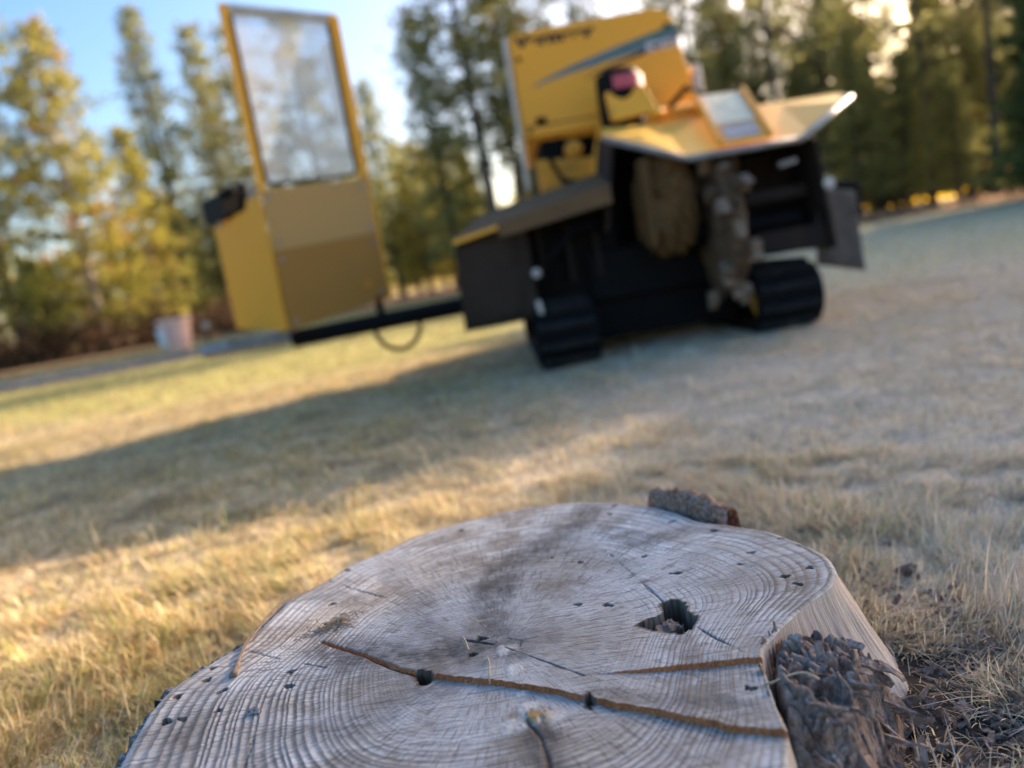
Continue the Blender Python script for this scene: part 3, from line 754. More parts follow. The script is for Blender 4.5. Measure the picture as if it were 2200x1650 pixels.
c = t.mix(t.attr('hole').outputs['Fac'], c, t.mix(n_fine, (.04, .018, .008), (.15, .07, .03)))
raw = t.attr('raw').outputs['Fac']
rawc = t.mix(t.sstep(n_fine, .4, .6), (.30, .075, .022), (.58, .19, .06))
c = t.mix(t.math('MULTIPLY', raw, .95), c, rawc)
hgt = t.math('ADD', t.math('MULTIPLY', n_fine, .5), t.math('SUBTRACT', t.math('MULTIPLY', n_sp, .35), t.math('ADD', t.math('MULTIPLY', radl, .6), t.math('MULTIPLY', saw, .6))))
M_END = t.done(t.principled(c, .85, t.bump(hgt, .75, .0012), spec=.25))
link('cut_face', sme, M_END, stump, False)

# side of the stump: flared, debarked sapwood with vertical fibres
NS = 26
flare = .040 + .040 * np.exp(-((th - .25) / .45) ** 2) + .02 * (fbm(th * 3, th * 0, 5, 2) - .5)
dist_rot = np.exp(-((th + .28) / .22) ** 2)
flare = flare * (1 - .88 * dist_rot)
sv = np.linspace(0, 1, NS)
SV, TH2 = np.meshgrid(sv, th)
fib = fbm(TH2 * 210, SV * 1.2, 15, 4) - .5
rr = RO[:, None] + flare[:, None] * SV ** 1.2 + (.0035 * fib + .010 * (fbm(TH2 * 14, SV * 1.5, 18, 3) - .5)) * smooth(0, .25, SV)
zz = ZS[:, -1][:, None] * (1 - SV) + (-.035) * SV - .0008 * (SV > 0)
V = np.stack([rr * np.cos(TH2), rr * np.sin(TH2), zz], -1).reshape(-1, 3)
idx = np.arange(NTH * NS).reshape(NTH, NS); i2 = np.roll(idx, -1, 0)
side_me = fast_mesh('side_wood', V, np.stack([idx[:, :-1], idx[:, 1:], i2[:, 1:], i2[:, :-1]], -1).reshape(-1, 4))
attr_f(side_me, 'ang', np.abs(TH2)); attr_f(side_me, 'down', SV)
t = NT('debarked_side_wood'); P3 = t.coord('Object')
fb_ = t.noise(t.comb(t.math('MULTIPLY', t.attr('ang').outputs['Fac'], 190.0), t.math('MULTIPLY', t.attr('down').outputs['Fac'], 2.6)), 1.0, 5, .7)
fb2 = t.noise(t.comb(t.math('MULTIPLY', t.attr('ang').outputs['Fac'], 46.0), t.math('MULTIPLY', t.attr('down').outputs['Fac'], 1.2)), 1.0, 4, .6)
c = t.mix(t.sstep(fb_, .32, .66), (.36, .275, .225), (.62, .54, .48))
c = t.mix(t.math('MULTIPLY', t.sstep(fb2, .5, .75), .5), c, (.55, .53, .52))
c = t.mix(t.math('MULTIPLY', t.sstep(t.noise(P3, 900, 2), .62, .70), .7), c, (.78, .79, .82))
M_SIDE = t.done(t.principled(c, .85, t.bump(fb_, .8, .002), spec=.2))
link('side_wood', side_me, M_SIDE, stump, True)

# bark left on the rim: irregular plates standing just off the wood
def mat_bark_old(name, a, b, fr=.5):
    t = NT(name); P3 = t.coord('Object')
    n1 = t.noise(P3, 70, 6, .7); n2 = t.noise(P3, 420, 4, .7)
    c = t.mix(t.sstep(n1, .35, .68), a, b)
    c = t.mix(t.math('MULTIPLY', t.sstep(n2, .5, .7), .5), c, tuple(x * .3 for x in a))
    geo = t.n('ShaderNodeNewGeometry')
    edge_ = t.sstep(geo.outputs['Pointiness'], .515, .60)
    c = t.mix(t.math('MULTIPLY', t.math('MULTIPLY', t.sstep(t.noise(P3, 260, 3), .42, .66), fr), t.math('ADD', .5, t.math('MULTIPLY', edge_, .6))), c, (.62, .64, .69))
    return t.done(t.principled(c, .9, t.bump(t.math('ADD', n1, t.math('MULTIPLY', n2, .4)), .8, .003), spec=.2))
M_BARK = mat_bark_old('old_bark', (.12, .08, .058), (.23, .185, .155))
M_BARK_RED = mat_bark_old('red_bark', (.17, .08, .045), (.33, .175, .105), .5)
M_ROT = mat_bark_old('rotten_wood', (.14, .08, .055), (.36, .26, .205), .25)
M_CHIP = mat_bark_old('bark_chips', (.12, .075, .052), (.28, .20, .15), .2)

def rim_bark(a0, a1_, seed, top_drop, thick, outset, nm=60, mat=None):
    rng = np.random.default_rng(seed); aa = np.linspace(a0, a1_, nm); ro = np.interp(aa, th, RO, period=2 * math.pi)
    ragt = top_drop + .012 * fbm(aa * 40, aa * 0 + seed, 3, 3); th_ = thick * (.6 + .8 * fbm(aa * 30, aa * 0 + seed, 4, 3))
    lev = [(0, ragt), (1, ragt + .0), (1, ragt * 0 + .045), (1, ragt * 0 + .11)]
    rows = []
    for k in range(8):
        f = k / 7
        if k == 0: r_ = ro + outset
        else: r_ = ro + outset + th_ * min(1, .55 + f) + .03 * f + .007 * (fbm(aa * 55, aa * 0 + k * 1.3, seed, 3) - .5)
        z_ = ZT - ragt - (0 if k <= 1 else (f - 1 / 7) * .14) + (.002 if k == 1 else 0) * rng.uniform(0, 1)
        rows.append(np.stack([r_ * np.cos(aa), r_ * np.sin(aa), z_ + 0 * aa], 1))
    V = np.stack(rows, 1).reshape(-1, 3); ix = np.arange(nm * 8).reshape(nm, 8)
    me = fast_mesh('bark', V, np.stack([ix[:-1, :-1], ix[:-1, 1:], ix[1:, 1:], ix[1:, :-1]], -1).reshape(-1, 4))
    return link('bark', me, mat or M_BARK, stump, False)
def ang_of(x, y): return math.atan2(y - SO[1], x - SO[0])
rim_bark(ang_of(-.27, .765), ang_of(-.335, .60), 1, .002, .008, .0035, 110)
rim_bark(ang_of(-.337, .59), ang_of(-.352, .50) + 2 * math.pi, 2, .008, .011, .002, 70)
rim_bark(ang_of(-.10, .92), ang_of(-.24, .80), 3, .006, .007, .002, 90)

# brown slab of bark on the far rim
rng = np.random.default_rng(8)
sl = [];  n = 34
for k in range(n):
    f = k / (n - 1)
    x = .143 + (.208 - .143) * f; y = .880 + (.772 - .880) * f
    top = .123 + .018 * math.sin(min(1, f * 1.6 + .25) * math.pi * .5) * (1 - .75 * max(0, f - .55) / .45) + .006 * (vnoise(np.array(f * 13.), np.array(0.), 5) - .5)
    wv = .014 * (float(vnoise(np.array(f * 21.), np.array(3.), 6)) - .5) + rng.normal(0, .0025); top += rng.normal(0, .0015)
    for (o_, z_) in ((-.005, .02), (-.006, top - .012), (-.003, top - .002), (.004, top + .001), (.012 + wv, top - .004), (.017 + wv, top - .02), (.02, .02)):
        sl.append((x + o_ * .86 - SO[0] + rng.normal(0, .0008), y + o_ * .5 - SO[1] + rng.normal(0, .0008), z_ + rng.normal(0, .0012)))
ix = np.arange(n * 7).reshape(n, 7)
me = fast_mesh('bark_slab', np.array(sl), [np.stack([ix[:-1, :-1], ix[:-1, 1:], ix[1:, 1:], ix[1:, :-1]], -1).reshape(-1, 4)])
o = link('bark_slab', me, M_BARK_RED, stump); o['label'] = 'reddish brown slab of bark standing on the far rim'
o.modifiers.new('sub', 'SUBSURF').levels = 2; o.modifiers['sub'].render_levels = 2
tx = bpy.data.textures.new('slab_rough', 'CLOUDS'); tx.noise_scale = .012; tx.noise_depth = 3
md = o.modifiers.new('d', 'DISPLACE'); md.texture = tx; md.strength = .007; md.texture_coords = 'LOCAL'

# rotten buttress on the right: blocky crumbling wood falling away from the rim
gx = np.arange(.120, .345, .0009); gy = np.arange(.36, .735, .0009)
X, Y = np.meshgrid(gx, gy)
ux, uy = .80, -.60                                         # fibres run outwards and towards the viewer
U_ = (X - .15) * ux + (Y - .50) * uy; W_ = -(X - .15) * uy + (Y - .50) * ux
wu = U_ + .022 * (fbm(X * 40, Y * 40, 201, 4) - .5); ww = W_ + .018 * (fbm(X * 60, Y * 60, 202, 3) - .5)
d1, d2, cv = worley(wu * 24, ww * 85, 210); e1_, e2_, cv2 = worley(wu * 60, ww * 200, 220)
thp = np.arctan2(Y - SO[1], X - SO[0]); rp = np.hypot(X - SO[0], Y - SO[1]); ro = np.interp(thp, th, RO, period=2 * math.pi)
out = rp - ro                                              # distance outwards from the rim
body = .113 - .30 * np.clip(out, 0, 1) - .55 * np.clip(out - .085, 0, 1)
edge_o = X - (.236 + .62 * (Y - .50)) + .02 * (fbm(X * 40, Y * 40, 240, 3) - .5)
side_fall = smooth(.70, .56, Y) * smooth(.38, .46, Y + 0 * X) * smooth(.022, -.03, edge_o)
ZR = body + .020 * (cv - .5) + .007 * (cv2 - .5) - .012 * np.exp(-((d2 - d1) / .10) ** 2) - .004 * np.exp(-((e2_ - e1_) / .12) ** 2) + .010 * (fbm(X * 55, Y * 55, 229, 4) - .5) + .006 * (fbm(X * 220, Y * 220, 230, 4) - .5)
ZR = ZR * side_fall - .03 * (1 - side_fall)
gap = np.exp(-((out - .004) / .003) ** 2) * .05            # dark gap against the wood
ZR -= gap
keep = (out > -.004) & (ZR > -.02) & (out < .19)
# do not run in front of the pale side of the right lobe
lim = -.17 + 1.7 * np.clip(out - .02, 0, .2); lobe_side = smooth(lim + .10, lim - .04, thp) ; ZR -= .10 * (1 - lobe_side); keep &= lobe_side > .12
keep &= ZR > -.02
idm = -np.ones(X.shape, int); 
fk = keep[:-1, :-1] & keep[:-1, 1:] & keep[1:, 1:] & keep[1:, :-1]
ids = np.arange(X.size).reshape(X.shape)
fq = np.stack([ids[:-1, :-1], ids[:-1, 1:], ids[1:, 1:], ids[1:, :-1]], -1)[fk]
used = np.unique(fq); remap = -np.ones(X.size, int); remap[used] = np.arange(len(used))
V = np.stack([X - SO[0], Y - SO[1], ZR], -1).reshape(-1, 3)[used]
rme = fast_mesh('rotten_wood', V, remap[fq])
o = link('rotten_wood', rme, M_ROT, stump); o['label'] = 'dark crumbling rotten wood and bark on the right flank'

def shard(c, L, W, T, direc, rng, seg=5):
    """a splintered flake: tapered bent plate with ragged ends"""
    d = Vector(direc).normalized(); a = d.orthogonal().normalized(); a.rotate(Matrix.Rotation(rng.uniform(0, 6.28), 3, d)); b = d.cross(a)
    V = []; Fc = []
    for i in range(seg):
        f = i / (seg - 1); w = W * (1 - .55 * f ** 1.5) * rng.uniform(.75, 1.2); t_ = T * (1 - .6 * f) * rng.uniform(.7, 1.2)
        p = Vector(c) + d * L * (f + (rng.uniform(-.1, .1) if i else 0)) + b * .12 * L * math.sin(f * 2.2) * rng.uniform(.2, 1)
        for (sx, sy) in ((-1, -1), (1, -1), (1, 1), (-1, 1)):
            V.append(p + a * (sx * w / 2 * rng.uniform(.8, 1.15)) + b * (sy * t_ / 2 * rng.uniform(.7, 1.2)) + d * rng.uniform(-.06, .06) * L)
    for i in range(seg - 1):
        for k in range(4): Fc.append((i * 4 + k, i * 4 + (k + 1) % 4, i * 4 + 4 + (k + 1) % 4, i * 4 + 4 + k))
    Fc += [(3, 2, 1, 0), tuple(range(seg * 4 - 4, seg * 4))]
    return V, Fc
rng = random.Random(4)
for k in range(95):                                       # splinters and flakes in the rotten part
    for _ in range(60):
        x = rng.uniform(.15, .30); y = rng.uniform(.40, .64)
        ii = int((y - .36) / .0009); jj = int((x - .12) / .0009)
        if keep[ii, jj] and .006 < out[ii, jj] < .12 and ZR[ii, jj] > .005: break
    L_ = .006 * math.exp(rng.uniform(0, 1.5)); z = ZR[ii, jj] - .003
    up_ = rng.random() < .3
    dr = (rng.uniform(-.2, .4), rng.uniform(-.3, .3), 1.0) if up_ else (.62 + rng.uniform(-.3, .3), -.55 + rng.uniform(-.3, .3), -.45 + rng.uniform(-.2, .5))
    g = shard((x, y, z), L_ * (.7 if up_ else 1.25), L_ * rng.uniform(.25, .65), L_ * rng.uniform(.10, .22), dr, rng, 5)
    part('bark_flake', stump, (M_ROT, M_CHIP, M_ROT)[k % 3], g)
for (x0_, y0_, z0_, x1_, y1_, z1_, w_) in ((.158, .470, .100, .176, .400, .045, .010), (.172, .476, .088, .196, .402, .030, .014), (.190, .480, .070, .222, .415, .012, .012), (.163, .500, .103, .172, .455, .085, .009)):
    d_ = Vector((x1_ - x0_, y1_ - y0_, z1_ - z0_)); g = shard((x0_, y0_, z0_), d_.length, w_, w_ * .6, d_, rng, 12)
    part('bark_strip', stump, M_BARK if w_ < .012 else M_ROT, g)
# the knob of dark wood left standing at the gap
g = g_join(shard((.196, .533, .055), .048, .014, .010, (-.05, .02, 1), rng), shard((.200, .535, .094), .020, .011, .007, (-1, .25, .12), rng))
part('wood_knob', stump, M_CHIP, g)
g = shard((.250, .498, .0), .036, .011, .004, (.12, .05, 1), rng, 7); part('splinter', stump, M_ROT, g)
g = shard((.243, .488, .0), .030, .010, .004, (-.1, -.05, 1), rng, 7); part('splinter', stump, M_ROT, g)
# ------------------------------------------------------------------ the stump grinder
YEL = (.80, .37, .045)
M_YEL = mat_paint('yellow_paint', YEL, amt=.12)
M_DECK = mat_paint('deck_paint', (.78, .43, .07), amt=.15)
M_YEL_D = mat_paint('yellow_paint_dirty', (.66, .30, .04), dirt=(.11, .075, .05), amt=.55, rough=.6)
M_BLACK = mat_plain('black_steel', (.0045, .0045, .005), .6, .3, 14, spec=.1)
M_RUB = mat_plain('track_rubber', (.005, .0055, .007), .75, .3, 20, spec=.1)
M_LUG = mat_plain('dusty_lug_rubber', (.022, .021, .021), .85, .5, 30, spec=.15)
M_FLAP = mat_plain('rubber_flap', (.042, .029, .022), .8, .45, 7, bump=.5, bd=.01, spec=.12)
M_STEEL = mat_plain('worn_steel', (.33, .32, .31), .45, .45, 18, metal=.6)
M_EDGE = mat_plain('worn_edge', (.52, .50, .46), .5, .4, 25, metal=.3)
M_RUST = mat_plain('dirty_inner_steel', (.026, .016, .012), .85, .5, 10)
M_DIRT = mat_plain('caked_soil', (.12, .072, .04), .95, .55, 22, bump=1, bd=.02)
M_RED = mat_plain('red_label', (.52, .10, .13), .5, .2, 6)
M_WHITE = mat_plain('white_print', (.72, .72, .72), .6, .12, 6)
M_INK = mat_plain('black_print', (.012, .011, .014), .5, .1, 6)
M_TEAL = mat_plain('teal_print', (.015, .14, .11), .45, .15, 6)
M_GREYP = mat_plain('grey_print', (.12, .19, .21), .45, .3, 6)
t = NT('dusty_window'); v = t.coord('Object')
smear = t.noise(v, 5, 5, .65)
tr = t.n('ShaderNodeBsdfTransparent'); tl = t.n('ShaderNodeBsdfTranslucent'); df = t.n('ShaderNodeBsdfDiffuse'); gl = t.n('ShaderNodeBsdfGlossy')
tr.inputs[0].default_value = (.93, .95, .96, 1); tl.inputs[0].default_value = (.95, .94, .92, 1); df.inputs[0].default_value = (.7, .7, .7, 1); gl.inputs['Roughness'].default_value = .1
dust = t.n('ShaderNodeMixShader'); dust.inputs[0].default_value = .4
t.t.links.new(tl.outputs[0], dust.inputs[1]); t.t.links.new(df.outputs[0], dust.inputs[2])
m1 = t.n('ShaderNodeMixShader'); t.set(m1.inputs[0], t.math('ADD', .24, t.math('MULTIPLY', t.sstep(smear, .35, .7), .28)))
t.t.links.new(tr.outputs[0], m1.inputs[1]); t.t.links.new(dust.outputs[0], m1.inputs[2])
fz = t.n('ShaderNodeFresnel', inp={'IOR': 1.4}); m2 = t.n('ShaderNodeMixShader'); t.set(m2.inputs[0], fz.outputs[0])
t.t.links.new(m1.outputs[0], m2.inputs[1]); t.t.links.new(gl.outputs[0], m2.inputs[2])
M_GLASS = t.done(m2.outputs[0])

t = NT('white_glare_strip'); a_ = t.principled((.97, .97, .96), .4); b_ = t.n('ShaderNodeBsdfTranslucent'); b_.inputs[0].default_value = (.95, .95, .92, 1)
mx = t.n('ShaderNodeMixShader'); mx.inputs[0].default_value = .5; t.t.links.new(a_, mx.inputs[1]); t.t.links.new(b_.outputs[0], mx.inputs[2]); M_GLARE = t.done(mx.outputs[0])  # white strip standing in for sun glare on the pane
grinder = empty('stump_grinder', (.72, 3.6, 0))
tag(grinder, 'yellow and black tracked stump grinder with its operator console swung out to the left', 'stump grinder')

def rounded(poly, rad, which, n=6):
    """round chosen corners of a 3D polygon"""
    out = []; N = len(poly)
    for i, p in enumerate(poly):
        p = Vector(p)
        if i not in which: out.append(tuple(p)); continue
        a = (Vector(poly[i - 1]) - p); b = (Vector(poly[(i + 1) % N]) - p)
        ra = min(rad, a.length * .49, b.length * .49)
        p0, p1 = p + a.normalized() * ra, p + b.normalized() * ra
        for k in range(n + 1):
            f = k / n; out.append(tuple(p0 * (1 - f) ** 2 + p * 2 * f * (1 - f) + p1 * f * f))
    return out

# tracks
def track(xc, w):
    yf, yb, rad, zc = 3.03, 4.45, .125, .132
    def loop(r_, n=14):
        pts = []
        for k in range(n + 1):
            a = math.pi / 2 + math.pi * k / n; pts.append((yf + rad + r_ * math.cos(a), zc + r_ * math.sin(a)))
        for k in range(n + 1):
            a = -math.pi / 2 + math.pi * k / n; pts.append((yb - rad + r_ * math.cos(a), zc + r_ * math.sin(a)))
        return pts
    o_, i_ = loop(rad), loop(rad - .022)
    n = len(o_); V = []; Fc = []
    for s in (-1, 1):
        V += [(xc + s * w / 2, y, z) for y, z in o_] + [(xc + s * w / 2, y, z) for y, z in i_]
    for k in range(n):
        k2 = (k + 1) % n
        Fc += [(k, k2, 2 * n + k2, 2 * n + k), (n + k2, n + k, 3 * n + k, 3 * n + k2), (k2, k, n + k, n + k2), (2 * n + k, 2 * n + k2, 3 * n + k2, 3 * n + k)]
    tr_ = part('track', grinder, M_RUB, (V, Fc))
    # lugs: one shared mesh, copied round the belt
    gp = Vector(grinder.location)
    lm = None
    per = []
    L1 = (yb - yf - 2 * rad); C1 = math.pi * rad; tot = 2 * L1 + 2 * C1
    nl = 40
    for k in range(nl):
        s = k * tot / nl
        if s < C1: a = math.pi / 2 + s / rad; y, z, an = yf + rad + (rad + .006) * math.cos(a), zc + (rad + .006) * math.sin(a), a
        elif s < C1 + L1: y, z, an = yf + rad + (s - C1), zc - rad - .006, -math.pi / 2
        elif s < 2 * C1 + L1: a = -math.pi / 2 + (s - C1 - L1) / rad; y, z, an = yb - rad + (rad + .006) * math.cos(a), zc + (rad + .006) * math.sin(a), a
        else: y, z, an = yb - rad - (s - 2 * C1 - L1), zc + rad + .006, math.pi / 2
        if lm is None:
            lo = part('track_lug', tr_, M_LUG, g_box((0, 0, 0), (w - .02, .030, .030)), .006, origin=(0, 0, 0)); lm = lo.data
        else: lo = link('track_lug', lm, None, tr_)
        lo.location = Vector((xc, y, z)) - gp; lo.rotation_euler = (an - math.pi / 2, 0, 0)
    for yy, rr_, mt in ((yf + rad, rad - .026, M_YEL_D), (yb - rad, rad - .026, M_YEL_D), (3.45, .07, M_BLACK), (3.75, .07, M_BLACK), (4.05, .07, M_BLACK)):
        ww = w * .40
        wz = zc if rr_ > .08 else .088
        wh = part('track_wheel', grinder, mt, g_lathe((xc, yy, wz), [(.03, -ww), (rr_ * .55, -ww), (rr_ * .62, -ww * .85), (rr_ * .9, -ww * .85), (rr_, -ww * .7), (rr_, ww * .7), (rr_ * .9, ww * .85), (rr_ * .62, ww * .85), (rr_ * .55, ww), (.03, ww)], 'X', 28), smooth_sh=False)
    part('track_frame', grinder, M_BLACK, g_box((xc, 3.74, .16), (w * .42, .95, .09)), .01)
track(.262, .262); track(1.185, .275)

# chassis
part('chassis', grinder, M_BLACK, g_join(g_box((.72, 4.0, .34), (.62, 1.5, .22)), g_box((.72, 3.40, .22), (.62, .22, .32)), g_box((.72, 4.0, .16), (.60, 1.2, .14))), .012)
part('axle_tube', grinder, M_BLACK, g_tube([(.30, 3.35, .17), (1.15, 3.35, .17)], .045, 14))
part('body_panel', grinder, M_YEL_D, g_prism(rounded([(.30, 3.72, .55), (.30, 3.72, .93), (.60, 3.72, .90), (.62, 3.72, .55)], .05, (3,)), (0, .05, 0)), .006)
part('engine_block', grinder, M_BLACK, g_join(g_box((.70, 4.3, .80), (.72, .85, .46)), g_box((.42, 4.0, .97), (.16, .3, .14)), g_tube([(.38, 3.9, .98), (.50, 3.86, 1.0), (.60, 3.9, .96)], .022, 8)), .02)
part('oil_filter', grinder, M_YEL_D, g_lathe((.50, 3.84, .965), [(.02, -.05), (.042, -.045), (.045, 0), (.045, .05), (.02, .055)], 'Y', 18), smooth_sh=True)
part('support_arm', grinder, M_YEL, g_prism([(.50, 3.66, .62), (.60, 3.66, .62), (.70, 3.66, 1.02), (.62, 3.66, 1.04), (.585, 3.66, .93)], (0, .07, 0)), .006)
part('support_bracket', grinder, M_YEL_D, g_prism([(.30, 3.70, .80), (.42, 3.70, .86), (.60, 3.70, .78), (.58, 3.70, .66), (.42, 3.70, .70)], (0, .06, 0)), .006)
part('strut', grinder, M_YEL_D, g_box((.34, 3.60, .70), (.16, .025, .03), (0, R(28), 0)), .004)

# hood: big front shield with a rounded shoulder, box behind it
hp = rounded([(.258, 3.80, 1.05), (.262, 3.80, 1.545), (1.055, 3.80, 1.555), (1.135, 3.80, 1.10), (1.135, 3.80, .98), (.80, 3.80, 1.02), (.80, 3.80, 1.045)], .10, (2,), 8)
hp = rounded(hp, .03, (1,), 4)
hood = part('hood', grinder, M_YEL, g_prism(hp, (0, .03, 0)), .008)
hb = rounded([(.27, 3.83, 1.04), (.275, 3.83, 1.53), (1.04, 3.83, 1.54), (1.12, 3.83, 1.10), (1.12, 3.83, 1.0)], .10, (2,), 8)
part('hood_shell', grinder, M_YEL, g_prism(hb, (.06, 1.05, 0)), .008)
part('hood_trim', grinder, M_EDGE, g_prism([(.235, 3.785, .80), (.255, 3.785, .80), (.257, 3.785, 1.53), (.237, 3.785, 1.53)], (0, .06, 0)), .003)
part('radiator_side', grinder, M_EDGE, g_box((1.165, 4.1, 1.15), (.05, .5, .25)), .01)
# printed stripe: three curved bands on the hood face
def band(z0, z1, x0, x1, y, pinch, n=26):
    lo = []; hi = []
    for k in range(n + 1):
        f = k / n; x = x0 + (x1 - x0) * f
        mid_ = 1.275 + .165 * (f ** .72); 
        lo.append((x, y, mid_ + z0 * (f ** pinch))); hi.append((x, y, mid_ + z1 * (f ** pinch)))
    return lo + hi[::-1]
part('printed_stripe', hood, M_GREYP, g_prism(band(-.055, .022, .335, 1.079, 3.7988, .7), (0, .002, 0)))
part('printed_stripe', hood, M_TEAL, g_prism(band(.010, .030, .56, 1.077, 3.7978, .9), (0, .002, 0)))
part('printed_stripe', hood, M_INK, g_prism(band(-.060, -.036, .60, 1.081, 3.7974, .5), (0, .002, 0)))

def lettering(txt, x, z, y, size, width, mat, parent, slant=.15, bold=.02):
    cu_ = bpy.data.curves.new('lettering', 'FONT'); cu_.body = txt; cu_.size = size; cu_.extrude = .0006; cu_.offset = bold * size; cu_.shear = slant
    ob = bpy.data.objects.new('lettering_tmp', cu_); COL.objects.link(ob)
    dg = bpy.context.evaluated_depsgraph_get(); me = bpy.data.meshes.new_from_object(ob.evaluated_get(dg))
    COL.objects.unlink(ob); bpy.data.objects.remove(ob)
    co = np.zeros(len(me.vertices) * 3, np.float32); me.vertices.foreach_get('co', co); co = co.reshape(-1, 3)
    sx = width / (co[:, 0].max() - co[:, 0].min())
    root = Vector(grinder.location)
    w3 = np.stack([x + (co[:, 0] - co[:, 0].min()) * sx - root.x, y - co[:, 2] - root.y, z + co[:, 1] - root.z], 1)
    me.vertices.foreach_set('co', w3.astype(np.float32).ravel()); me.update()
    me.materials.clear(); o = link('lettering', me, mat, parent); return o
lettering('Vermeer', .285, 1.474, 3.7985, .074, .40, M_INK, hood, .0, .055)
lettering('SC60TX', .915, 1.355, 3.7955, .060, .165, M_WHITE, hood, .25, .02)

# filter canister with red label and yellow tank in front of the hood
part('air_cleaner', grinder, M_BLACK, g_lathe((.715, 3.58, .98), [(.02, 0), (.100, .005), (.102, .02), (.102, .215), (.098, .245), (.07, .262), (.02, .268)], 'Z', 28), smooth_sh=False)
part('red_label', grinder, M_RED, g_lathe((.725, 3.578, 1.145), [(.1035, 0), (.1045, .003), (.1045, .055), (.1035, .058)], 'Z', 28))
part('tank', grinder, M_YEL, g_prism(rounded([(.645, 3.44, 1.0), (.635, 3.50, 1.145), (.815, 3.50, 1.15), (.855, 3.44, 1.015)], .025, (0, 1, 2, 3), 4), (0, .10, .004)), .008)
part('tank_cap', grinder, M_YEL, g_lathe((.84, 3.44, .985), [(.012, 0), (.03, .002), (.032, .02), (.03, .034), (.012, .036)], 'Z', 18), smooth_sh=True)
part('engine_cover', grinder, M_YEL_D, g_box((1.02, 3.62, 1.0), (.26, .2, .10), (R(15), 0, 0)), .02)

# cutter deck: bent plate, front lip low in the middle, wings rising to the sides
fl, fr_, wl, wr = (.816, 2.95, .733), (1.261, 2.95, .735), (.535, 3.12, .885), (1.567, 3.15, .887)
bl_, br_, bwl, bwr = (.86, 3.50, .975), (1.36, 3.50, .972), (.60, 3.50, .990), (1.704, 3.50, .965)
def plate(ps, th_=.012):
    n_ = (Vector(ps[1]) - Vector(ps[0])).cross(Vector(ps[-1]) - Vector(ps[0])).normalized()
    if n_.z > 0: n_ = -n_
    return g_prism(ps, n_ * th_)
deck = part('cutter_deck', grinder, M_DECK, plate([fl, fr_, br_, bl_]))
part('deck_wing', grinder, M_DECK, plate([wl, fl, bl_, bwl])); part('deck_wing', grinder, M_DECK, plate([fr_, wr, bwr, br_]))
def lipbar(a, b):
    return g_tube([a, b], .013, 8)
for a, b in ((wl, fl), (fl, fr_), (fr_, wr)):
    part('deck_lip', deck, M_EDGE if b is wr else M_STEEL, lipbar(a, b), smooth_sh=True)
part('deck_back', grinder, M_YEL, g_prism([bwl, bl_, br_, bwr, (bwr[0], 3.5, .93), (bwl[0], 3.5, .93)], (0, .012, 0)))
# raised chute plate with the warning labels
ca, cb, cc_, cd = Vector((.945, 2.956, .765)), Vector((1.155, 2.956, .767)), Vector((1.262, 3.50, 1.048)), Vector((1.022, 3.50, 1.062))
up = (cb - ca).cross(cd - ca).normalized()
plate_ = part('label_plate', grinder, M_YEL, g_prism([ca, cb, cc_, cd], -up * .012), .002)
for a, b in ((ca, cd), (cb, cc_)):
    part('plate_rib', plate_, M_YEL, g_prism([a + up * .001, a + up * .02, b + up * .024, b + up * .001], Vector((.014 if a is ca else -.014, 0, 0))))
t = NT('printed_label'); v = t.coord('Generated', (1, 1, 1))
wv_ = t.n('ShaderNodeTexWave', bands_direction='Y', inp={'Scale': 5.2, 'Distortion': 0.0}); t.set(wv_.inputs[0], v)
brk = t.noise(t.coord('Generated', (22, 4, 1)), 1, 2)
ink = t.math('MULTIPLY', t.sstep(wv_.outputs['Fac'], .62, .72), t.sstep(brk, .42, .48))
M_LABEL = t.done(t.principled(t.mix(t.math('MULTIPLY', ink, .75), (.80, .74, .50), (.05, .05, .05)), .5))
def on_plate(f0_, f1_, g0, g1, h):
    P_ = lambda f, g_: ca * (1 - f) * (1 - g_) + cb * f * (1 - g_) + cc_ * f * g_ + cd * (1 - f) * g_ + up * h
    return g_prism([P_(f0_, g0), P_(f1_, g0), P_(f1_, g1), P_(f0_, g1)], -up * .001)
part('warning_label', plate_, M_LABEL, on_plate(.12, .88, .34, .97, .003))
part('warning_label', plate_, mat_plain('grey_label', (.35, .33, .33), .5, .3, 8), on_plate(.18, .82, .06, .30, .003))

# cutter shroud below the deck
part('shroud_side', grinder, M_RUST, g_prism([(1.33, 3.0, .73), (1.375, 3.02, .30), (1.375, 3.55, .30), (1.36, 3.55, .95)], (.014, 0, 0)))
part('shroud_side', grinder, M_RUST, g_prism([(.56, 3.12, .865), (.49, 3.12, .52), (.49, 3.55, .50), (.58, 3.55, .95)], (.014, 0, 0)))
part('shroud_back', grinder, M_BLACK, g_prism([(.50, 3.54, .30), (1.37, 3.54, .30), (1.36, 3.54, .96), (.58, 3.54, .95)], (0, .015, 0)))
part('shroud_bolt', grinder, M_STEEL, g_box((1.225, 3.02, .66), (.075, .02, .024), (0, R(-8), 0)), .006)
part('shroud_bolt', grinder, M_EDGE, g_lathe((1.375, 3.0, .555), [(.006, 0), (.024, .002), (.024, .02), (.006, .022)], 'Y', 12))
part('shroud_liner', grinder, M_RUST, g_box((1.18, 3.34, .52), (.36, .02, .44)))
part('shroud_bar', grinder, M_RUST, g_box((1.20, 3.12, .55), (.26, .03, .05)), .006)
part('shroud_bar', grinder, M_RUST, g_box((1.22, 3.06, .36), (.30, .03, .09)), .006)

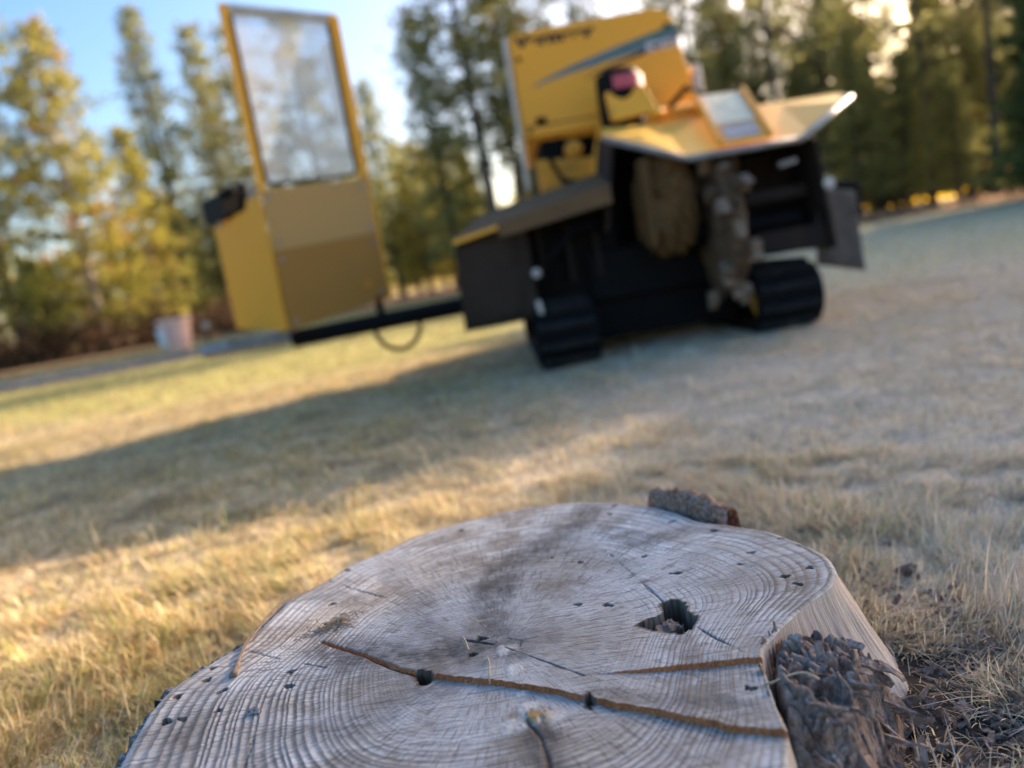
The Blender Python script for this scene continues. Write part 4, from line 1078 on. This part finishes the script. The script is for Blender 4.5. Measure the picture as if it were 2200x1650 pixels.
def crusty(name, g, parent, mat, amp, scale, sub=2):
    o = part(name, parent, mat, g)
    me = o.data; bm = bmesh.new(); bm.from_mesh(me)
    bmesh.ops.triangulate(bm, faces=[f for f in bm.faces if len(f.verts) > 4])
    bmesh.ops.subdivide_edges(bm, edges=bm.edges[:], cuts=sub, use_grid_fill=True)
    bm.normal_update()
    for v_ in bm.verts:
        p = v_.co
        nn = float(fbm(np.array(p.x * scale + p.z * scale * .7), np.array(p.y * scale + p.z * scale), 300, 4)) - .45
        v_.co = p + v_.normal * (amp * 2 * nn)
    bm.to_mesh(me); bm.free(); return o
WC = (.955, 3.14, .445)
wheel = crusty('cutter_wheel', g_lathe(WC, [(.02, -.05), (.14, -.05), (.17, -.035), (.255, -.03), (.272, -.01), (.272, .02), (.255, .035), (.17, .035), (.14, .05), (.02, .05)], 'X', 36), grinder, M_DIRT, .014, 16)
rng = random.Random(9)
tm_ = None
for k in range(20):
    a = 2 * math.pi * k / 20; side = (-.055, 0, .055)[k % 3]
    if tm_ is None:
        tt_o = part('cutter_tooth', wheel, M_STEEL, g_join(g_box((0, 0, .0), (.042, .05, .055)), g_prism([(-.02, -.03, .01), (.02, -.03, .01), (.018, -.045, .05), (-.018, -.045, .05)], (0, .025, .0))), .005, origin=(0, 0, 0)); tm_ = tt_o.data
        tm_.materials.clear(); tm_.materials.append(mat_plain('dirty_tooth', (.24, .17, .12), .6, .5, 30, metal=.2))
    else: tt_o = link('cutter_tooth', tm_, None, wheel)
    tt_o.location = Vector((WC[0] + side, WC[1] + .272 * math.cos(a), WC[2] + .272 * math.sin(a))) - Vector(grinder.location)
    tt_o.rotation_euler = (a - math.pi / 2, 0, rng.uniform(-.15, .15))
def blob(c, r3, n1=40, n2=26, pw=.7, amp=.10, sc=9, seed=0):
    V = []; Fc = []
    for i in range(n2 + 1):
        ph_ = math.pi * i / n2
        for k in range(n1):
            t_ = 2 * math.pi * k / n1
            d = Vector((math.sin(ph_) * math.cos(t_), math.sin(ph_) * math.sin(t_), math.cos(ph_)))
            e = Vector([math.copysign(abs(q) ** pw, q) for q in d])
            nz = float(fbm(np.array(d.x * sc * .25 + seed + d.z * 2.1), np.array(d.y * sc * .25 + d.z * sc * .2 + seed), 500, 5)) - .5
            e = e * (1 + 2 * amp * nz)
            V.append((c[0] + e.x * r3[0], c[1] + e.y * r3[1], c[2] + e.z * r3[2]))
    for i in range(n2):
        for k in range(n1): Fc.append((i * n1 + k, (i + 1) * n1 + k, (i + 1) * n1 + (k + 1) % n1, i * n1 + (k + 1) % n1))
    return V, Fc
M_GEAR = mat_paint('yellow_under_soil', (.13, .07, .025), dirt=(.03, .02, .014), amt=.9, rough=.9, scale=12)
part('wheel_gearbox', grinder, M_GEAR, blob((.752, 3.15, .585), (.112, .16, .20), 64, 44, .78, .24, 46))
part('gearbox_flange', grinder, M_GEAR, g_join(g_prism([(.648, 3.02, .42), (.678, 3.01, .42), (.680, 3.01, .77), (.645, 3.02, .775)], (0, .10, 0))), .01)
for k in range(14):
    a = rng.uniform(0, 6.28); rr_ = rng.uniform(.14, .27)
    part('mud_clod', wheel, M_DIRT, blob((WC[0] + rng.uniform(-.055, .075), WC[1] + rr_ * math.cos(a) , WC[2] + rr_ * math.sin(a)), (rng.uniform(.02, .05), rng.uniform(.03, .06), rng.uniform(.03, .07)), 14, 9, .8, .25, 14, k))
part('cutter_shaft', grinder, M_BLACK, g_tube([(.70, 3.16, .445), (1.30, 3.16, .445)], .05, 16))
part('boom_arm', grinder, M_BLACK, g_prism([(.66, 3.2, .40), (.86, 3.2, .40), (.86, 3.2, .62), (.66, 3.2, .62)], (0, .6, .05)), .01)

# rubber flaps and the left wing plate that carries one
M_WING = mat_paint('wing_paint', (.16, .095, .045), dirt=(.06, .042, .034), amt=.9, rough=.8)
wing = part('chip_wing', grinder, M_WING, plate([(-.137, 3.06, .583), (.515, 3.06, .695), (.56, 3.5, .80), (-.02, 3.5, .70)]), 0)
part('wing_edge', wing, M_YEL, g_prism([(-.138, 3.052, .566), (.05, 3.052, .599), (.05, 3.052, .615), (-.138, 3.052, .584)], (0, -.008, 0)))
part('wing_hem', wing, M_WING, g_prism([(.051, 3.05, .564), (.52, 3.05, .625), (.52, 3.05, .705), (.051, 3.05, .622)], (0, -.010, 0)))
part('guard_panel', grinder, M_BLACK, g_prism([(.10, 3.30, .14), (.56, 3.30, .14), (.56, 3.30, .70), (.10, 3.30, .62)], (0, .015, 0)))
for hx in (.22, .34, .46): part('guard_rib', grinder, M_RUST, g_box((hx, 3.26, .46), (.02, .06, .24)), .004)
part('hydraulic_hose', grinder, M_BLACK, g_tube([(.20, 3.20, .30), (.24, 3.14, .45), (.36, 3.15, .55), (.52, 3.2, .56)], .016, 8))
part('hydraulic_hose', grinder, M_BLACK, g_tube([(.42, 3.66, 1.0), (.36, 3.62, .90), (.40, 3.60, .80), (.54, 3.6, .76)], .014, 8))
part('hydraulic_hose', grinder, M_BLACK, g_tube([(.92, 3.52, 1.03), (1.0, 3.50, 1.10), (1.10, 3.54, 1.06)], .014, 8))
def flap(name, x0, x1, zt0, zt1, zb0, zb1, y0, y1, wav, seed, mat=None):
    n, mz = 26, 10; V = []
    for s in (0, .008):
        for i in range(n):
            f = i / (n - 1)
            for j in range(mz):
                g_ = j / (mz - 1); x = x0 + (x1 - x0) * f; zt = zt0 + (zt1 - zt0) * f; zb = zb0 + (zb1 - zb0) * f
                y = y0 + (y1 - y0) * f + wav * g_ * math.sin(f * 9 + seed) + .02 * g_ * g_ * math.sin(f * 3 + seed)
                V.append((x - .02 * g_ * (1 - f), y + s, zt + (zb - zt) * g_))
    Fc = []; o2 = n * mz
    for i in range(n - 1):
        for j in range(mz - 1):
            a = i * mz + j; Fc += [(a, a + 1, a + mz + 1, a + mz), (o2 + a, o2 + a + mz, o2 + a + mz + 1, o2 + a + 1)]
    rim = [i * mz for i in range(n)] + [(n - 1) * mz + j for j in range(1, mz)] + [i * mz + mz - 1 for i in range(n - 2, -1, -1)] + [j for j in range(mz - 2, 0, -1)]
    for a, b in zip(rim, rim[1:] + rim[:1]): Fc.append((a, b, b + o2, a + o2))
    return part(name, grinder, mat or M_FLAP, (V, Fc), smooth_sh=True)
flap('rubber_flap', -.135, .165, .575, .625, .212, .218, 3.09, 3.10, .010, 1.0)
flap('rubber_flap', 1.365, 1.540, .555, .515, .235, .178, 3.10, 3.14, .008, 2.2, mat_plain('dusty_flap', (.13, .105, .09), .85, .45, 7, bump=.5, bd=.01, spec=.12))
part('flap_bracket', grinder, M_BLACK, g_prism([(1.36, 3.16, .60), (1.575, 3.16, .545), (1.575, 3.16, .50), (1.545, 3.16, .50), (1.36, 3.16, .545)], (0, .03, 0)), .004)
part('flap_bracket', grinder, M_BLACK, g_box((1.548, 3.2, .40), (.02, .02, .22)), .003)
part('flap_clip', grinder, M_EDGE, g_box((.165, 3.05, .262), (.022, .02, .06), (0, R(-8), 0)), .006)
part('flap_clip', grinder, M_STEEL, g_lathe((.175, 3.06, .40), [(.004, 0), (.02, .002), (.02, .014), (.004, .016)], 'Y', 12))

# swing boom and operator console
boom = part('swing_boom', grinder, M_BLACK, g_tube([(-.95, 3.42, .292), (.45, 3.42, .325)], .040, 16))
part('boom_end', grinder, M_STEEL, g_join(g_tube([(-1.36, 3.42, .300), (-.93, 3.42, .305)], .032, 14), g_box((-1.10, 3.42, .335), (.30, .12, .012))), 0)
part('hose_loop', grinder, M_BLACK, g_tube([(-.465 + .105 * math.cos(a), 3.38, .285 + .12 * math.sin(a) * (1 if math.sin(a) < 0 else .3)) for a in np.linspace(-math.pi, 0.0, 18)], .011, 8))
part('console_post', grinder, M_BLACK, g_box((-.545, 3.50, .37), (.03, .05, .10)), .004)
c0 = Vector((-.92, 3.30, .335)); ex = Vector((.425, .20, 0)).normalized(); W = .472; ey = Vector((-ex.y, ex.x, 0)); ez = Vector((0, 0, 1))
def cp(u, w, z, d=0.0): return tuple(c0 + ex * u + ez * (z - .335) + ey * d)
lower = part('console_panel', grinder, mat_paint('console_paint_shaded', (.34, .16, .035), amt=.2, rough=.35), g_prism([cp(0, 0, .335), cp(W, 0, .40), cp(W, 0, .70), cp(0, 0, .68)], ey * .02), .003)  # yellow darkened in the colour for the shade on the front
part('console_panel', grinder, mat_paint('console_paint_sheen', (.46, .26, .09), amt=.15, rough=.3), g_prism([cp(0, 0, .681), cp(W, 0, .701), cp(W, 0, .955), cp(0, 0, .945)], ey * .02 + ez * .0), .003)  # paler tone paints the sheen on the upper front
sdir = Vector((-.31, .27, 0)).normalized()
def sp(z, d): return tuple(c0 - ex * .004 + sdir * d + ez * (z - .335))
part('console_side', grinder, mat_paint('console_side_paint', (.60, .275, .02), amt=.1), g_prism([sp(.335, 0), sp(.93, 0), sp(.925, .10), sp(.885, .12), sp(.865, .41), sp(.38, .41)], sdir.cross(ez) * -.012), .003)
part('console_side', grinder, M_YEL, g_prism([cp(W + .004, 0, .40), cp(W + .004, 0, 1.655), cp(W + .004, 0, 1.655, .05), cp(W + .004, 0, .95, .16), cp(W + .004, 0, .86, .40), cp(W + .004, 0, .42, .40)], ex * .012), .003)
# window frame: four bars, glass, rubber seal, white strip imitating sun glare
part('window_frame', grinder, M_YEL, g_prism([cp(-.008, 0, .93), cp(.026, 0, .93), cp(.026, 0, 1.71), cp(-.008, 0, 1.71)], ey * .04), .004)
part('window_frame', grinder, M_YEL, g_prism([cp(W - .03, 0, .956), cp(W + .003, 0, .956), cp(W + .003, 0, 1.664), cp(W - .03, 0, 1.667)], ey * .04), .004)
part('window_frame', grinder, M_EDGE, g_prism([cp(.027, 0, 1.675), cp(W - .031, 0, 1.632), cp(W - .031, 0, 1.667), cp(.027, 0, 1.71)], ey * .04), .004)
pane = part('window_pane', grinder, M_GLASS, g_prism(rounded([cp(.027, 0, .957, .01), cp(W - .031, 0, .965, .01), cp(W - .031, 0, 1.628, .01), cp(.027, 0, 1.67, .01)], .03, (0, 1, 2, 3)), ey * .005))
sealp = [cp(.031, 0, 1.66, .006), cp(.031, 0, .962, .006), cp(W - .037, 0, .970, .006), cp(W - .037, 0, 1.622, .006)]
part('window_seal', grinder, M_BLACK, g_tube(rounded(sealp, .04, (1, 2)), .009, 6))
part('glare_strip', pane, M_GLARE, g_prism([cp(W - .085, 0, 1.17, .004), cp(W - .050, 0, 1.17, .004), cp(W - .050, 0, 1.54, .004), cp(W - .085, 0, 1.54, .004)], -ey * .002))
part('orange_reflector', lower, mat_plain('orange_reflector', (.55, .22, .02), .4), g_prism([cp(W - .11, 0, .46, -.002), cp(W - .06, 0, .465, -.002), cp(W - .06, 0, .50, -.002), cp(W - .11, 0, .495, -.002)], -ey * .004))
part('control_box', grinder, M_BLACK, g_join(g_box(tuple(Vector(sp(.925, .24)) + ey * .10), (.16, .20, .11), (0, 0, R(45))), g_tube([sp(.86, .40), sp(.93, .38), sp(.98, .30), sp(.99, .18)], .022, 8), g_tube([sp(.90, .16), sp(1.0, .12)], .018, 8)), 0)
part('control_lever', grinder, M_STEEL, g_tube([sp(.85, .36), sp(.90, .34)], .024, 10))
part('control_lever', grinder, M_STEEL, g_tube([sp(.92, .06), sp(.97, .05)], .018, 10))
for (u_, z_) in ((.03, .37), (.03, .64), (W - .03, .44), (W - .03, .66), (.03, .72), (.03, .91), (W - .03, .73), (W - .03, .91)):
    p_ = cp(u_, 0, z_, -.004); part('panel_bolt', lower, M_STEEL, g_tube([p_, tuple(Vector(p_) - ey * .006)], .009, 8))
for (x_, z_) in ((.30, 1.08), (.30, 1.42), (1.09, 1.05), (1.03, 1.46)):
    part('hood_bolt', hood, M_BLACK, g_tube([(x_, 3.799, z_), (x_, 3.790, z_)], .011, 8))
part('hood_seam', hood, M_INK, g_box((.53, 3.7985, 1.10), (.50, .002, .006)))
part('hood_latch', hood, M_BLACK, g_box((.36, 3.79, 1.12), (.05, .02, .03)), .004)
# ------------------------------------------------------------------ small things by the driveway
pot = empty('planter_pot', (-6.9, 16.1, 0)); tag(pot, 'blurred salmon pink pot with a pale side standing beyond the driveway', 'pot')
M_POT = mat_plain('salmon_pot', (.92, .55, .46), .7, .2, 4)
part('pot_body', pot, M_POT, g_lathe((-6.9, 16.1, 0), [(.05, 0.0), (.24, 0.0), (.27, .12), (.32, .52), (.33, .60), (.28, .60), (.27, .5), (.05, .46)], 'Z', 24), smooth_sh=False)
part('pot_rim', pot, M_POT, g_lathe((-6.9, 16.1, .60), [(.29, 0), (.36, .005), (.365, .06), (.34, .075), (.29, .07)], 'Z', 24))
part('white_patch', pot, M_WHITE, g_prism([(-7.16, 15.86, .12), (-6.98, 15.77, .12), (-6.99, 15.76, .5), (-7.2, 15.84, .5)], (0, -.02, 0)))
ball = empty('garden_lamp', (-6.75, 17.4, 0)); tag(ball, 'small white globe lamp on a short post right of the pink pot', 'lamp')
part('globe', ball, M_EDGE, g_lathe((-6.75, 17.4, .40), [(.02, -.08), (.055, -.055), (.075, 0), (.055, .055), (.02, .08)], 'Z', 18), smooth_sh=True)
part('post', ball, M_BLACK, g_tube([(-6.75, 17.4, -.02), (-6.75, 17.4, .28)], .03, 8))
# ------------------------------------------------------------------ grass
M_GRASS = mat_leaf('dry_grass', .42, .75)
def stump_clear(x, y):
    """0 inside the stump and the rotten flank, rising to 1 on open lawn; bare soil beside the right flank is thin"""
    a = np.arctan2(y - SO[1], x - SO[0]); r_ = np.hypot(x - SO[0], y - SO[1]); d = r_ - np.interp(a, th, RO, period=2 * math.pi)
    fl_ = np.interp(a, th, flare, period=2 * math.pi)
    k = smooth(-.002, .012, d - fl_ * .62)
    bare = np.exp(-((x - .315) / .045) ** 2 - ((y - .60) / .10) ** 2) * .5
    rotk = smooth(.0, .03, d - .085 * np.exp(-((a + .40) / .45) ** 2))
    return k * (1 - bare) * rotk
def blades(name, n, rmin, rmax, amax, Lr, Wr, segs, seed, label, frost_w=1.0, near_bias=1.0, extra=None):
    rng = np.random.default_rng(seed)
    r_ = (rng.uniform(0, 1, n) ** near_bias) * (rmax - rmin) + rmin if near_bias != 1 else np.sqrt(rng.uniform(rmin ** 2, rmax ** 2, n))
    a = rng.uniform(-amax, amax, n); x = r_ * np.sin(a); y = r_ * np.cos(a)
    if extra is not None:
        ex_, ey_ = extra(rng); x = np.concatenate([x, ex_]); y = np.concatenate([y, ey_])
    clump = fbm(x * 16, y * 16, 401, 3); big = fbm(x * 2.2, y * 2.2, 405, 3)
    keep = (rng.uniform(0, 1, len(x)) < stump_clear(x, y)) & (rng.uniform(0, 1, len(x)) < .22 + 1.2 * smooth(.32, .6, clump))
    keep &= ~((y > 3.0) & (y < 4.5) & ((np.abs(x - .262) < .14) | (np.abs(x - 1.185) < .145)))
    x, y, clump, big = x[keep], y[keep], clump[keep], big[keep]
    n = len(x); z = gz(x, y) - .003
    L = rng.lognormal(0, .36, n) * Lr * (1 + .55 * np.exp(-((x - .47) / .14) ** 2 - ((y - .62) / .16) ** 2)) * (.65 + .7 * smooth(.3, .7, clump)) * (.75 + .5 * big)
    W_ = rng.uniform(.7, 1.3, n) * Wr
    flow = 6.28 * fbm(x * 1.8, y * 1.8, 411, 2) * 1.5 + 5.0 * (fbm(x * 11, y * 11, 413, 2) - .5)
    az = flow + rng.normal(0, 1.0, n)
    tilt = np.clip(rng.normal(.95, .40, n), .05, 1.5); curl = rng.normal(.7, .6, n)
    P = np.stack([x, y, z], 1); hd = np.stack([np.cos(az), np.sin(az), 0 * az], 1); sd_ = np.stack([-np.sin(az), np.cos(az), 0 * az], 1)
    tw = rng.normal(0, .5, n)
    pts = []; cur = P.copy()
    for k in range(segs + 1):
        f = k / segs
        w = W_ * (1 - f ** 1.6) * .5
        if k == segs: pts.append(cur.copy()[:, None, :])
        else: pts.append(np.stack([cur - sd_ * w[:, None], cur + sd_ * w[:, None]], 1))
        an = np.clip(tilt + curl * f, 0, 1.75)
        stp = (L / segs)[:, None] * (hd * np.sin(an)[:, None] + sd_ * (tw * f * .35)[:, None] + np.array([0, 0, 1.]) * np.cos(an)[:, None])
        cur = cur + stp
        cur[:, 2] = np.maximum(cur[:, 2], z + .002 + .004 * f)
    V = np.concatenate(pts, 1); m_ = V.shape[1]
    base_i = (np.arange(n) * m_)[:, None]
    quads = np.concatenate([base_i + np.array([[2 * k, 2 * k + 1, 2 * k + 3, 2 * k + 2]]) for k in range(segs - 1)], 0) if segs > 1 else np.zeros((0, 4), int)
    tris = base_i + np.array([[2 * segs - 2, 2 * segs - 1, 2 * segs]])
    # colour of each blade
    pal = np.array([(.45, .355, .205), (.38, .275, .14), (.50, .42, .27), (.30, .20, .10), (.20, .215, .075), (.30, .30, .10), (.33, .185, .07)])
    gfac = np.clip(.10 + .5 * (big - .35) + .35 * smooth(.2, .55, x - .3 * y) * (y < .9) + .25 * smooth(3.5, 6.5, y), .03, .62)
    pr = np.stack([.30 * (1 - gfac), .20 * (1 - gfac), .22 * (1 - gfac), .13 * (1 - gfac), .55 * gfac, .45 * gfac, .10 * (1 - gfac)], 1); pr /= pr.sum(1)[:, None]
    pick = (rng.uniform(0, 1, n)[:, None] > np.cumsum(pr, 1)).sum(1).clip(0, 6)
    c = 1.62 * pal[pick] * rng.uniform(.55, 1.35, (n, 1))
    fr = frost_at(x, y) * frost_w * rng.uniform(.2, 1.0, n)
    c = c * (1 - .82 * fr[:, None]) + np.array([.78, .765, .745]) * (.82 * fr[:, None])
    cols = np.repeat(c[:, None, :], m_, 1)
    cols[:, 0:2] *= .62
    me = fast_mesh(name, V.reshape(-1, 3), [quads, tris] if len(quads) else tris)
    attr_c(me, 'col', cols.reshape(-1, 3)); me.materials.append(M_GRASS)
    return tag(link(name, me), label, 'grass', kind='stuff')
def rim_extra(rng):
    k = 26000; a = rng.uniform(-math.pi, math.pi, k); d = np.abs(rng.normal(0, .05, k)); rr_ = np.interp(a, th, RO + flare * .7, period=2 * math.pi) + d
    x_ = np.concatenate([SO[0] + rr_ * np.cos(a), rng.uniform(.32, .75, 30000), rng.normal(.45, .06, 6000), rng.uniform(-.75, -.36, 14000)])
    y_ = np.concatenate([SO[1] + rr_ * np.sin(a), rng.uniform(.40, 1.0, 30000), rng.normal(.60, .10, 6000), rng.uniform(.55, 1.1, 14000)])
    return x_, y_
blades('grass', 190000, .25, 1.45, 1.0, .024, .0017, 4, 21, 'dry matted straw coloured grass around the stump', 1.0, 1.0, rim_extra)
blades('lawn_grass', 210000, 1.45, 4.6, .85, .023, .0030, 2, 22, 'short dry lawn grass between the stump and the machine')
blades('distant_lawn_grass', 110000, 4.6, 28.0, .74, .045, .013, 1, 23, 'short yellow green lawn grass beyond the machine')
# ------------------------------------------------------------------ small things on and beside the stump
M_NEED = mat_plain('dead_needle', (.27, .19, .13), .7, .4, 200, bump=.2, bd=.0005)
M_STRAW = mat_plain('straw', (.50, .42, .29), .7, .3, 200, bump=.2, bd=.0005)
def top_z(x, y):
    d = (SX - x) ** 2 + (SY - y) ** 2; i = np.unravel_index(np.argmin(d), d.shape); return float(ZS[i])
def curve_on(pts, lift, n=14):
    pts = np.array(pts); t_ = np.linspace(0, len(pts) - 1, n); x = np.interp(t_, range(len(pts)), pts[:, 0]); y = np.interp(t_, range(len(pts)), pts[:, 1])
    kk = np.array([.25, .5, .25])
    for _ in range(2): x[1:-1] = np.convolve(x, kk, 'valid'); y[1:-1] = np.convolve(y, kk, 'valid')
    return [(x[i], y[i], max(top_z(x[i], y[i]), ZT - .006) + lift(i / (n - 1))) for i in range(n)]
nd = empty('pine_needles', (NEED[0][0], NEED[0][1], ZT)); tag(nd, 'pair of long brown pine needles joined at the base, lying over the left rim', 'pine needles')
for k, off in enumerate((0.0, .007)):
    pts = [(x + off * i / 4, y - off * .4 * i / 4) for i, (x, y) in enumerate(NEED)]
    part('needle', nd, M_NEED, g_tube(curve_on(pts, lambda f: .0015 + .0025 * math.sin(f * 2.2)), .0009, 6), smooth_sh=True)
part('sheath', nd, M_NEED, g_tube([(NEED[0][0] + .0005, NEED[0][1] - .006, ZT + .001), (NEED[0][0], NEED[0][1] + .002, ZT + .002), (NEED[0][0] - .001, NEED[0][1] + .014, ZT + .003)], [.0035, .0026, .0018], 8), smooth_sh=True)
tw = empty('twig', (TWIG[0][0], TWIG[0][1], ZT)); tag(tw, 'short brown twig stub lying flat near the left front of the stump top', 'twig')
part('stick', tw, M_BARK, g_tube([(TWIG[0][0], TWIG[0][1], ZT + .001), (TWIG[0][0] + .004, TWIG[0][1] + .001, ZT + .0025), (TWIG[1][0], TWIG[1][1], ZT + .001)], [.0022, .0028, .002], 7))
for nm, pts, lab in (('grass_straw', STR1, 'short pale straw lying near the dark knot of the stump'), ('grass_straw', STR2, 'thin pale straw lying across the long brown crack'), ('grass_straw', STR3, 'curved pale straw bridging the right rim and the rotten wood')):
    o = empty(nm, (pts[0][0], pts[0][1], ZT)); tag(o, lab, 'straw', 'loose straws on the stump')
    part('stem', o, M_STRAW, g_tube(curve_on(pts, lambda f: .0015 + .003 * math.sin(f * 3.1), 10), .0008, 5), smooth_sh=True)
tf = empty('root_hair_tuft', (TUFT[0][0], TUFT[0][1], ZT)); tag(tf, 'matted tan tuft of fine dry fibres on the stump beside the crack', 'fibre tuft')
rng = random.Random(12)
gs = []
for k in range(70):
    a = rng.uniform(0, 6.28); x = TUFT[0][0] + rng.gauss(0, .011); y = TUFT[0][1] + rng.gauss(0, .007) + .3 * (x - TUFT[0][0]); z = top_z(x, y) + .0005
    l = rng.uniform(.005, .016); b = rng.uniform(-1, 1)
    gs.append(g_tube([(x, y, z), (x + l * .5 * math.cos(a), y + l * .5 * math.sin(a), z + rng.uniform(.001, .004)), (x + l * math.cos(a + b), y + l * math.sin(a + b), z + rng.uniform(0, .002))], .00045, 4, False))
part('fibres', tf, mat_plain('tan_fibre', (.36, .27, .18), .9, .4, 300), g_join(*gs))

# bark litter on the bare soil right of the stump
rng = random.Random(33); gs = []
for k in range(900):
    while True:
        x = rng.gauss(.31, .075); y = rng.gauss(.60, .12)
        d = math.hypot(x - SO[0], y - SO[1]) - float(np.interp(math.atan2(y - SO[1], x - SO[0]), th, RO + flare * .75, period=2 * math.pi))
        if d > .0 and .30 < y < .9: break
    z = float(gz(x, y)) + rng.uniform(-.001, .006)
    L = rng.choice((.004, .007, .010, .016)) * rng.uniform(.7, 1.4)
    gs.append(shard((x, y, z), L, L * rng.uniform(.35, .8), L * .25, (rng.uniform(-1, 1), rng.uniform(-1, 1), rng.uniform(-.1, .5)), rng, 3))
V, Fc = g_join(*gs)
me = bpy.data.meshes.new('bark_litter'); me.from_pydata([tuple(v) for v in V], [], Fc); me.materials.append(M_CHIP)
tag(link('bark_litter', me), 'dark crumbs of bark on the bare soil right of the stump', 'bark litter', kind='stuff')
soil_r = np.linspace(0, 1, 14); soil_a = np.linspace(0, 2 * math.pi, 60, endpoint=False)
V = [(.29 + .09 * r_ * math.cos(a) * (1 + .15 * math.sin(3 * a)), .58 + .18 * r_ * math.sin(a) * (1 + .1 * math.sin(5 * a))) for r_ in soil_r for a in soil_a]
V = np.array(V); zz = gz(V[:, 0], V[:, 1]) + .008 * (1 - np.repeat(soil_r, 60) ** 2) - .002 + .006 * (fbm(V[:, 0] * 90, V[:, 1] * 90, 71, 3) - .5)
ix = np.arange(14 * 60).reshape(14, 60); i2 = np.roll(ix, -1, 1)
me = fast_mesh('bare_soil', np.stack([V[:, 0], V[:, 1], zz], 1), np.stack([ix[:-1], ix[1:], i2[1:], i2[:-1]], -1).reshape(-1, 4))
tag(link('bare_soil', me, mat_plain('dark_soil', (.055, .042, .034), .95, .5, 60, bump=1, bd=.01), None, True), 'dark bare soil right of the stump', kind='structure')
